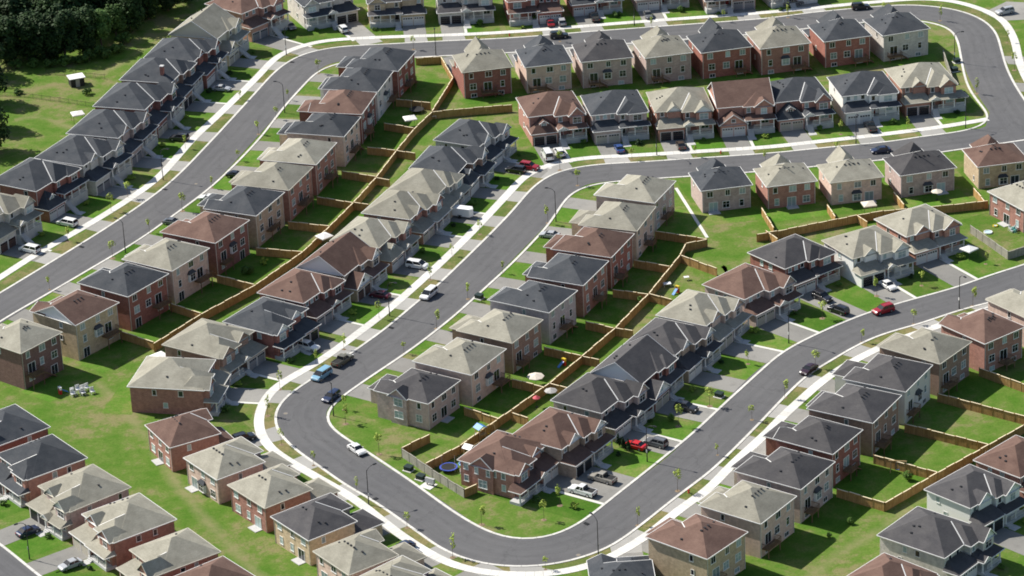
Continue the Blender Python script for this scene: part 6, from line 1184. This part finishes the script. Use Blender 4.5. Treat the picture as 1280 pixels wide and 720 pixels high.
WBUSH = [(-112.8, 143.3, 1.6, 'low bush at the foot of the woods, above the shed'), (-109.3, 144.0, 2.0, 'second low bush above the shed'), (-106.0, 144.6, 1.5, 'third low bush above the shed'), (-103.1, 145.9, 2.0, 'fourth low bush right of the shed'), (-99.7, 148.3, 2.2, 'round bright bush at the corner of the woods'), (-96.7, 151.2, 1.8, 'bright bush beside the lit clearing'), (-117.3, 143.9, 1.7, 'low bush left of the shed, front of woods'), (-121.2, 143.3, 1.6, 'leftmost low bush below the woods'), (-118.8, 125.7, 1.0, 'small bush by the thin dark fence'), (-118.1, 126.1, 0.8, 'smaller bush by the thin dark fence'), (-101.7, 123.5, 1.2, 'pale flowering bush near the fence end'), (-99.3, 166.4, 2.2, 'big bright bush among the sunlit trees'), (-95.4, 157.3, 2.0, 'second big bright bush by the clearing')]
WORDS = ['broad dark', 'tall dark', 'rounded dark', 'ragged dark', 'lighter green']
for i, (x, y, v, s) in enumerate(WOODS):
    root = empty('woodland_tree', (x, y, 0), random.uniform(0, 6.28)); root.scale = (s*1.15, s*1.15, s)
    tag(root, f"{WORDS[v]} broadleaf tree, {WOODTXT[i]}", 'tree', 'trees of the dark woods')
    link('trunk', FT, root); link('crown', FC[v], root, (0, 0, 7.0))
BUSH = [crown_mesh('foliage', m, 1, .9, 420, .17, 90+i, 12, .2) for i, m in enumerate((SL, SL2, CED, FL2))]
stem = MB(); stem.bar((0, 0, -.1), (0, 0, .8), .06, 5); STEM_ME = stem.mesh('stem', BARK)
for i, (x, y, s, lab) in enumerate(WBUSH):
    root = empty('shrub', (x, y, 0), i*1.3); root.scale = (s, s, s); tag(root, lab, 'shrub'); link('stem', STEM_ME, root); link('foliage', BUSH[3], root, (0, 0, .8))

# ---------------------------------------------------------------- vehicles
CC = dict(white=(.72, .72, .70), red=(.30, .012, .02), silver=(.38, .39, .40), black=(.012, .012, .016), black2=(.03, .03, .034), grey=(.12, .125, .13), darkgreen=(.015, .025, .03), blue=(.03, .07, .22), navy=(.02, .03, .07), dkbrown=(.06, .045, .035),
          maroon=(.10, .012, .02), ltblue=(.20, .38, .50), olive=(.14, .13, .09), tansilver=(.30, .28, .24), brightred=(.50, .012, .012), darkred=(.035, .014, .02))
def paint(k):
    n = 'paint_'+k
    if n in MATS: return MATS[n]
    m, nn, l, b = base_mat(n, CC[k], .28, .5); b.inputs['Coat Weight'].default_value = .5; MATS[n] = m; return m
CGLASS, _a, _b, _c = base_mat('car_glass', (.012, .015, .018), .05, .6)
HLM = plain('headlight', (.7, .7, .68), .2, .6, var=.02); TLM = plain('taillight', (.30, .01, .01), .25, .5, var=.02)
PROF = {   # length, width, height, belt, bonnet/boot profile (x from rear to front, z), cabin (x at belt rear, roof rear, roof front, belt front)
 'sedan': (4.6, 1.78, 1.45, .95, [(-2.3, .45), (-2.28, .82), (-2.1, .95), (-1.3, .98), (1.0, .95), (2.0, .80), (2.25, .62), (2.3, .40)], (-1.75, -1.0, .25, 1.05)),
 'wagon': (4.6, 1.78, 1.5, .95, [(-2.3, .45), (-2.3, .85), (-2.22, .97), (-1.3, .98), (1.0, .95), (2.0, .80), (2.25, .62), (2.3, .40)], (-2.2, -1.95, .2, 1.05)),
 'suv': (4.7, 1.88, 1.75, 1.10, [(-2.35, .5), (-2.35, .95), (-2.28, 1.1), (-1.2, 1.12), (1.0, 1.10), (2.05, .98), (2.3, .8), (2.35, .5)], (-2.25, -2.0, .2, 1.0)),
 'minivan': (5.0, 1.95, 1.78, 1.05, [(-2.5, .45), (-2.5, .95), (-2.44, 1.06), (-1.2, 1.08), (1.4, 1.06), (2.2, .92), (2.45, .7), (2.5, .42)], (-2.42, -2.2, .6, 1.55)),
 'van': (5.4, 2.0, 2.25, 1.25, [(-2.7, .5), (-2.7, 1.1), (-2.68, 1.25), (-1.2, 1.26), (1.7, 1.24), (2.35, 1.05), (2.65, .8), (2.7, .5)], (-2.68, -2.62, .9, 1.8)),
 'pickup': (5.6, 1.95, 1.82, 1.08, [(-2.8, .55), (-2.8, .95), (-2.76, 1.08), (-.65, 1.10), (1.2, 1.10), (2.4, 1.02), (2.72, .85), (2.8, .5)], (-.75, -.55, .55, 1.25)),
}
CARCACHE = {}
def make_car(kind, colour):
    L, Wd, Ht, belt, prof, cab = PROF[kind]; pm = paint(colour); root = empty('parked_car', (0, 0, 0)); hw = Wd/2
    b = MB(); n = len(prof)
    # body: a loft over seven stations across the width, tucked in at sill and shoulder
    sec = [(-hw, .90), (-hw+.06, .99), (-hw*.55, 1.012), (0, 1.018), (hw*.55, 1.012), (hw-.06, .99), (hw, .90)]
    for y, k in sec:
        for x, z in prof: b.v.append((x*(1.0 if abs(y) < hw*.9 else .975), y, .38+(z-.38)*k if z > .5 else z))
    for j in range(len(sec)-1):
        for i in range(n-1): b.f.append((j*n+i, j*n+i+1, (j+1)*n+i+1, (j+1)*n+i)); b.mi.append(0)
    lo = [(x*.975, z) for x, z in prof]
    for y, j, fl in ((-hw, 0, False), (hw, len(sec)-1, True)):
        i0 = len(b.v); b.v += [(prof[0][0]*.97, y*.98, .28), (prof[-1][0]*.97, y*.98, .28)]
        loop = [i0]+[j*n+i for i in range(n)]+[i0+1]; b.f.append(tuple(loop if not fl else loop[::-1])); b.mi.append(0)
    b.box(prof[0][0]+.02, prof[-1][0]-.02, -hw*.93, hw*.93, .24, .40, 1)
    if kind == 'pickup':     # open bed: raised sides round a dark floor
        b.box(-2.68, -.78, -hw*.82, hw*.82, 1.095, 1.125, 1)
        for y in (-hw*.9, hw*.84): b.box(-2.74, -.7, y, y+hw*.06, 1.09, 1.22, 0)
        b.box(-2.78, -2.69, -hw*.84, hw*.84, 1.09, 1.22, 0)
    b.build('body', [pm, RUBBER], root)
    r0, r1, r2, r3 = cab; cw = hw*.93; tw = hw*.76; zb = belt-.02; zt = Ht-.06
    g_ = MB(); B = [(r0, -cw, zb), (r3, -cw, zb), (r3, cw, zb), (r0, cw, zb)]; Tp = [(r1, -tw, zt), (r2, -tw, zt), (r2, tw, zt), (r1, tw, zt)]
    for i in range(4): g_.face([B[i], B[(i+1) % 4], Tp[(i+1) % 4], Tp[i]])
    g_.build('window', CGLASS, root)
    r = MB(); r.face([(r1-.05, -tw-.03, zt), (r2+.05, -tw-.03, zt), (r2+.02, -tw*.6, Ht), (r1, -tw*.6, Ht)]); r.face([(r1, -tw*.6, Ht), (r2+.02, -tw*.6, Ht), (r2+.02, tw*.6, Ht), (r1, tw*.6, Ht)])
    r.face([(r1, tw*.6, Ht), (r2+.02, tw*.6, Ht), (r2+.05, tw+.03, zt), (r1-.05, tw+.03, zt)]); r.face([(r1-.05, tw+.03, zt), (r1-.05, -tw-.03, zt), (r1, -tw*.6, Ht), (r1, tw*.6, Ht)]); r.face([(r2+.05, -tw-.03, zt), (r2+.05, tw+.03, zt), (r2+.02, tw*.6, Ht), (r2+.02, -tw*.6, Ht)])
    # pillars
    for y, s in ((-1, -1), (1, 1)):
        for (xb, xt) in ((r0, r1), (r3, r2), ((r0+r3)/2-.1, (r1+r2)/2-.1)):
            r.slab((xb, s*(cw+.015), zb), (xt, s*(tw+.015), zt), (.06, 0, 0), .02)
    if kind == 'van':
        r.box(r1+.02, .2, -cw*1.02, -cw*.985, zb, zt-.1); r.box(r1+.02, .2, cw*.985, cw*1.02, zb, zt-.1)
    if kind in ('suv',):
        for s in (-1, 1): r.bar((r1+.1, s*tw*.85, Ht+.06), (r2-.1, s*tw*.85, Ht+.06), .03, 4)
    r.build('roof', pm, root)
    wr = .36 if kind in ('suv', 'pickup', 'van') else .32
    if ('wheel', wr) not in CARCACHE:
        t = MB(); t.bar((0, -.11, 0), (0, .11, 0), wr, 14); q = MB(); q.bar((0, -.125, 0), (0, .125, 0), wr*.6, 10); CARCACHE[('wheel', wr)] = (t.mesh('wheel', RUBBER), q.mesh('rim', CHROME))
    wx = L*.30
    for sx in (-1, 1):
        for sy in (-1, 1):
            o = link('wheel', CARCACHE[('wheel', wr)][0], root, (sx*wx, sy*(hw-.08), wr)); link('rim', CARCACHE[('wheel', wr)][1], o)
    for sy in (-1, 1):
        h = MB(); zf = prof[-2][1]; h.box(prof[-2][0]-.12, prof[-1][0]-.01, sy*hw*.68-.2, sy*hw*.68+.2, zf-.1, zf+.04); h.build('headlight', HLM, root)
        t = MB(); zr = prof[1][1]; t.box(prof[0][0]-.015, prof[0][0]+.1, sy*hw*.75-.16, sy*hw*.75+.16, zr-.22, zr-.02); t.build('tail_light', TLM, root)
        mr = MB(); mr.box(r3-.35, r3-.2, sy*(hw+.02)-.09, sy*(hw+.02)+.09, belt+.02, belt+.18); mr.build('mirror', pm, root)
    return root
for x, y, a, k, colr, lab, cat in CARS:
    key = (k, colr)
    if key in CARCACHE: o = copy_tree(CARCACHE[key])
    else: o = make_car(k, colr); CARCACHE[key] = o
    o.location = (x, y, .044); o.rotation_euler = (0, 0, R(a)); o.name = {'pickup': 'pickup_truck', 'van': 'cargo_van', 'minivan': 'minivan'}.get(k, 'parked_car')
    tag(o, lab, cat, 'vehicles parked along the streets')

# ---------------------------------------------------------------- yard things
CLOTHW = plain('white_canvas', (.74, .73, .70), .7, var=.04); CLOTHC = plain('cream_canvas', (.62, .56, .46), .75, var=.05); CLOTHG = plain('grey_canvas', (.38, .37, .35), .75); CLOTHP = plain('pink_canvas', (.55, .10, .12), .7)
BLUEP = plain('blue_plastic', (.05, .22, .55), .4); REDP = plain('red_plastic', (.50, .03, .03), .4); YELP = plain('yellow_plastic', (.65, .48, .04), .4); WHP = plain('white_plastic', (.75, .75, .74), .4, var=.04); TEAL = plain('teal_plastic', (.15, .5, .45), .4)
DGREEN = plain('box_green', (.02, .035, .03), .5); TIMBER = plain('timber', (.42, .29, .15), .85, var=.2)
MULT = {}
for kd, x, y, rot, lab, cat in ITEMS:
    root = empty(kd, (x, y, 0), R(rot) if kd != 'shrub' else x); tag(root, lab, cat)
    if kd == 'canopy_tent':
        big = 1.9 if 'large' in lab else 1.45
        for sx in (-1, 1):
            for sy in (-1, 1): b = MB(); b.bar((sx*(big-.1), sy*(big-.1), 0), (sx*(big-.1), sy*(big-.1), 2.2), .04, 5); b.build('leg', BLACK, root)
        b = MB(); C4 = [(-big, -big, 2.2), (big, -big, 2.2), (big, big, 2.2), (-big, big, 2.2)]
        for i in range(4):
            p, q = C4[i], C4[(i+1) % 4]; b.face([p, q, (0, 0, 2.75)]); b.face([(p[0], p[1], 1.95), (q[0], q[1], 1.95), q, p])
        b.build('canopy', CLOTHC if 'gazebo' in lab else CLOTHW, root)
    elif kd == 'garden_shed':
        b = MB(); b.box(-1.7, 1.7, -1.4, 1.4, 0, 2.1); b.build('wall', plain('shed_dark', (.03, .03, .03), .7), root); b = MB(); b.box(-2.0, 2.0, -1.7, 1.7, 2.1, 2.3); b.build('roof', CLOTHW, root); b = MB(); b.box(-.5, .5, -1.45, -1.401, 0, 1.9); b.build('door', CLOTHG, root)
    elif kd == 'patio_umbrella':
        r = 1.75 if 'cream' in lab else (1.3 if 'grey' in lab else (.75 if 'pink' in lab else 1.0)); m = CLOTHC if 'cream' in lab or 'pale' in lab else (CLOTHG if 'grey' in lab else CLOTHP)
        b = MB(); b.bar((0, 0, 0), (0, 0, 2.6), .035, 6); b.bar((0, 0, 0), (0, 0, .12), .3, 8); b.build('pole', BLACK, root)
        b = MB(); n = 8 if r > 1 else 10
        for i in range(n):
            t0, t1 = 6.2832*i/n, 6.2832*(i+1)/n; p, q = (r*math.cos(t0), r*math.sin(t0), 2.1), (r*math.cos(t1), r*math.sin(t1), 2.1); b.face([p, q, (0, 0, 2.65)]); b.face([(p[0], p[1], 1.98), (q[0], q[1], 1.98), q, p])
        b.build('canopy', m, root)
    elif kd == 'trampoline':
        dark = 'dark' in lab; r = 1.75; n = 20; b = MB()
        for i in range(n):
            t0, t1 = 6.2832*i/n, 6.2832*(i+1)/n; c = lambda t, q, z: (q*math.cos(t), q*math.sin(t), z)
            b.face([c(t0, r-.32, .82), c(t0, r, .82), c(t1, r, .82), c(t1, r-.32, .82)]); b.face([c(t0, r, .7), c(t1, r, .7), c(t1, r, .82), c(t0, r, .82)])
        b.build('pad_ring', plain('navy_pad', (.05, .08, .36), .6) if not dark else BLACK, root)
        b = MB(); b.face([((r-.32)*math.cos(6.2832*i/n), (r-.32)*math.sin(6.2832*i/n), .80) for i in range(n)]); b.build('mat', RUBBER, root)
        for i in range(4): t = .8+6.2832*i/4; b = MB(); b.bar((r*.97*math.cos(t), r*.97*math.sin(t), 0), (r*.97*math.cos(t), r*.97*math.sin(t), 2.5), .04, 5); b.build('leg', CHROME, root)
    elif kd == 'playset':
        for sx in (-1, 1):
            for sy in (-1, 1): b = MB(); b.box(sx*.7-.06, sx*.7+.06, sy*.7-.06, sy*.7+.06, 0, 2.6); b.build('post', TIMBER, root)
        b = MB(); b.box(-.8, .8, -.8, .8, 1.2, 1.3); b.build('platform', TIMBER, root)
        b = MB()
        for q in (-1, 1): b.face([(0, -1, 3.2), (q*1.05, -1, 2.6), (q*1.05, 1, 2.6), (0, 1, 3.2)])
        b.build('canopy', WHP if 'white' in lab else BLUEP, root)
        b = MB(); b.slab((.8, 0, 1.3), (3.2, 0, .15), (0, .28, 0), .06)
        for q in (-.3, .3): b.slab((.8, q, 1.48), (3.2, q, .33), (0, .03, 0), .22)
        b.build('slide', plain('slide_blue', (.25, .5, .75), .4), root)
        b = MB(); b.bar((-.8, 0, 2.3), (-3.2, 0, 2.3), .07, 6); b.bar((-3.2, 0, 2.3), (-3.2, .9, 0), .06, 6); b.bar((-3.2, 0, 2.3), (-3.2, -.9, 0), .06, 6); b.build('swing_beam', TIMBER, root)
        b = MB(); b.box(-2.2, -1.7, -.12, .12, .5, .55); b.bar((-2.18, 0, .55), (-2.18, 0, 2.3), .015, 4); b.bar((-1.72, 0, .55), (-1.72, 0, 2.3), .015, 4); b.build('swing_seat', YELP, root)
    elif kd == 'toy_slide':
        b = MB(); b.box(-.5, .0, -.4, .4, 0, 1.0); b.build('ladder_box', REDP, root); b = MB(); b.slab((0, 0, 1.0), (1.4, 0, .1), (0, .3, 0), .1); b.build('slide', BLUEP, root)
        b = MB(); b.box(-.5, 0, -.45, -.35, 1.0, 1.5); b.box(-.5, 0, .35, .45, 1.0, 1.5); b.box(-.5, 0, -.45, .45, 1.5, 1.56); b.build('side_rail', YELP if x > 0 else WHP, root)
    elif kd == 'patio_table':
        s = .55 if 'small' in lab else .8; b = MB(); b.box(-s, s, -s*.7, s*.7, .70, .76); b.build('table_top', WHP, root)
        for sx in (-1, 1):
            for sy in (-1, 1): b = MB(); b.bar((sx*(s-.1), sy*(s*.7-.1), 0), (sx*(s-.1), sy*(s*.7-.1), .7), .03, 5); b.build('leg', WHP, root)
    elif kd == 'paddling_pool':
        r = .95 if 'white' in lab else .55; m = WHP if 'white' in lab else YELP; b = MB(); n = 18
        for i in range(n):
            t0, t1 = 6.2832*i/n, 6.2832*(i+1)/n; c = lambda t, q, z: (q*math.cos(t), q*math.sin(t), z)
            b.face([c(t0, r, 0), c(t1, r, 0), c(t1, r, .3), c(t0, r, .3)]); b.face([c(t0, r, .3), c(t1, r, .3), c(t1, r-.14, .3), c(t0, r-.14, .3)]); b.face([c(t1, r-.14, .06), c(t0, r-.14, .06), c(t0, r-.14, .3), c(t1, r-.14, .3)])
        b.build('rim', m, root); b = MB(); b.face([((r-.14)*math.cos(6.2832*i/n), (r-.14)*math.sin(6.2832*i/n), .2) for i in range(n)]); b.build('water', plain('pool_water', (.45, .6, .65), .1), root)
    elif kd == 'utility_box':
        b = MB(); b.box(-.95, .95, -.85, .85, -.05, .14); b.build('pad', CONC, root); b = MB(); b.box(-.75, .75, -.62, .62, .14, .95); b.face([(-.8, -.67, .95), (.8, -.67, .95), (.8, .67, 1.03), (-.8, .67, 1.03)]); b.box(-.8, .8, -.67, .67, .93, .96); b.build('cabinet', DGREEN, root)
    elif kd == 'community_mailbox':
        b = MB(); b.box(-1.6, 1.0, -1.5, 1.0, -.05, .09); b.build('pad', CONC, root); b = MB(); b.box(-1.0, 1.0, -.25, .25, .55, 1.6); b.build('cabinet', plain('mail_grey', (.40, .40, .38), .5), root)
        for q in (-.7, .7): b = MB(); b.box(q-.08, q+.08, -.1, .1, .09, .55); b.build('leg', BLACK, root)
        b = MB()
        for i in range(5):
            for j in range(3): b.box(-.95+i*.39, -.62+i*.39, -.262, -.251, .62+j*.32, .9+j*.32)
        b.build('doors', plain('mail_light', (.55, .55, .54), .5), root)
    elif kd == 'fire_hydrant':
        b = MB(); b.bar((0, 0, 0), (0, 0, .62), .15, 8, .13); b.bar((0, 0, .62), (0, 0, .82), .15, 8, .04); b.bar((-.26, 0, .48), (.26, 0, .48), .07, 6); b.bar((0, -.24, .45), (0, 0, .45), .09, 6); b.build('body', REDP, root); b = MB(); b.bar((0, 0, -.02), (0, 0, .05), .22, 8); b.build('flange', REDP, root)
    elif kd == 'timber_swing':
        b = MB(); b.box(-1.7, 1.7, -.08, .08, 2.25, 2.42); b.build('beam', TIMBER, root)
        for sx in (-1.3, 1.3):
            for sy in (-.7, .7): b = MB(); b.bar((sx, sy, 0), (sx, 0, 2.3), .07, 5); b.build('leg', TIMBER, root)
        b = MB(); b.box(-.3, .3, -.12, .12, .5, .55); b.bar((-.28, 0, .55), (-.28, 0, 2.25), .02, 4); b.bar((.28, 0, .55), (.28, 0, 2.25), .02, 4); b.build('seat', BLUEP, root)
    elif kd == 'cargo_trailer':
        b = MB(); b.box(-2.3, 2.1, -1.0, 1.0, .5, 2.35); b.face([(2.1, -1, .5), (2.7, 0, .5), (2.7, 0, 2.2), (2.1, -1, 2.35)]); b.face([(2.7, 0, .5), (2.1, 1, .5), (2.1, 1, 2.35), (2.7, 0, 2.2)]); b.face([(2.1, -1, 2.35), (2.7, 0, 2.2), (2.1, 1, 2.35)]); b.build('body', WHP, root)
        for sy in (-1, 1): b = MB(); b.bar((-.2, sy*1.03-.1, .36), (-.2, sy*1.03+.1, .36), .36, 12); b.build('wheel', RUBBER, root); b = MB(); b.box(-.7, .3, sy*1.03-.12, sy*1.03+.12, .74, .82); b.build('mudguard', BLACK, root)
        b = MB(); b.bar((2.5, 0, .5), (3.7, 0, .5), .06, 5); b.build('tow_bar', BLACK, root); b = MB(); b.box(-2.33, -2.301, -.8, .8, .6, 2.2); b.build('rear_door', plain('trailer_door', (.6, .6, .6), .4), root)
    elif kd == 'garden_chairs':
        root.scale = (1.5, 1.5, 1.5) if 'open lawn' in lab else (1, 1, 1)
        mats = [WHP, WHP, TEAL] if 'teal' in lab else [WHP, WHP, WHP]
        rg = random.Random(int(x*10)); b = MB()
        for i in range(8):
            cx, cy = rg.uniform(-1.6, 1.6), rg.uniform(-.9, .9); k = i % 3; z = rg.choice([.45, .45, .8])
            b.box(cx-.28, cx+.28, cy-.28, cy+.28, z-.07, z, k); b.box(cx-.28, cx+.28, cy+.22, cy+.28, z, z+.5, k)
            for sx in (-.24, .24):
                for sy in (-.24, .24): b.box(cx+sx-.03, cx+sx+.03, cy+sy-.03, cy+sy+.03, 0, z-.07, k)
        b.build('seat_cluster', mats, root)
    elif kd == 'storm_drain':
        b = MB(); b.box(-.55, .55, -.35, .35, .112, .13); b.build('frame', BLACK, root)
        b = MB()
        for i in range(5): b.box(-.5+i*.21, -.38+i*.21, -.3, .3, .13, .15)
        b.build('grate', RUBBER, root)
    elif kd == 'manhole_cover':
        b = MB(); b.bar((0, 0, .0), (0, 0, .04), .5, 16); b.build('rim', plain('cast_rim', (.16, .155, .15), .8), root); b = MB(); b.bar((0, 0, .03), (0, 0, .05), .36, 14); b.build('lid', plain('cast_lid', (.22, .19, .15), .7), root)
    elif kd == 'shrub':
        root.scale = (rot*.75,)*3; m = 1 if 'yellow' in lab else (2 if 'cedar' in lab else (3 if 'pale' in lab else 0))
        if m == 2: root.scale = (rot*.45, rot*.45, rot*1.3)
        link('stem', STEM_ME, root); link('foliage', BUSH[m], root, (0, 0, .8))
# one planted shrub before each porch
rg = random.Random(5)
for sp, lab in PORCH_SPOTS:
    row, idx, tm, cx, cy, ang, w, d, e, roof, wall, mir, L, gab = sp
    lx = -mir*w*rg.uniform(.22, .44); ly = d/2+rg.uniform(4.6, 5.4); ca, sa = math.cos(R(ang-90)), math.sin(R(ang-90))
    root = empty('shrub', (cx+ca*lx-sa*ly, cy+sa*lx+ca*ly, 0), rg.uniform(0, 6.28)); q = rg.uniform(.45, .85); root.scale = (q*1.25, q*1.25, q); tag(root, lab, 'shrub', 'shrubs before the porches')
    link('stem', STEM_ME, root); link('foliage', BUSH[rg.choice([0, 0, 1, 2, 3])], root, (0, 0, .7))
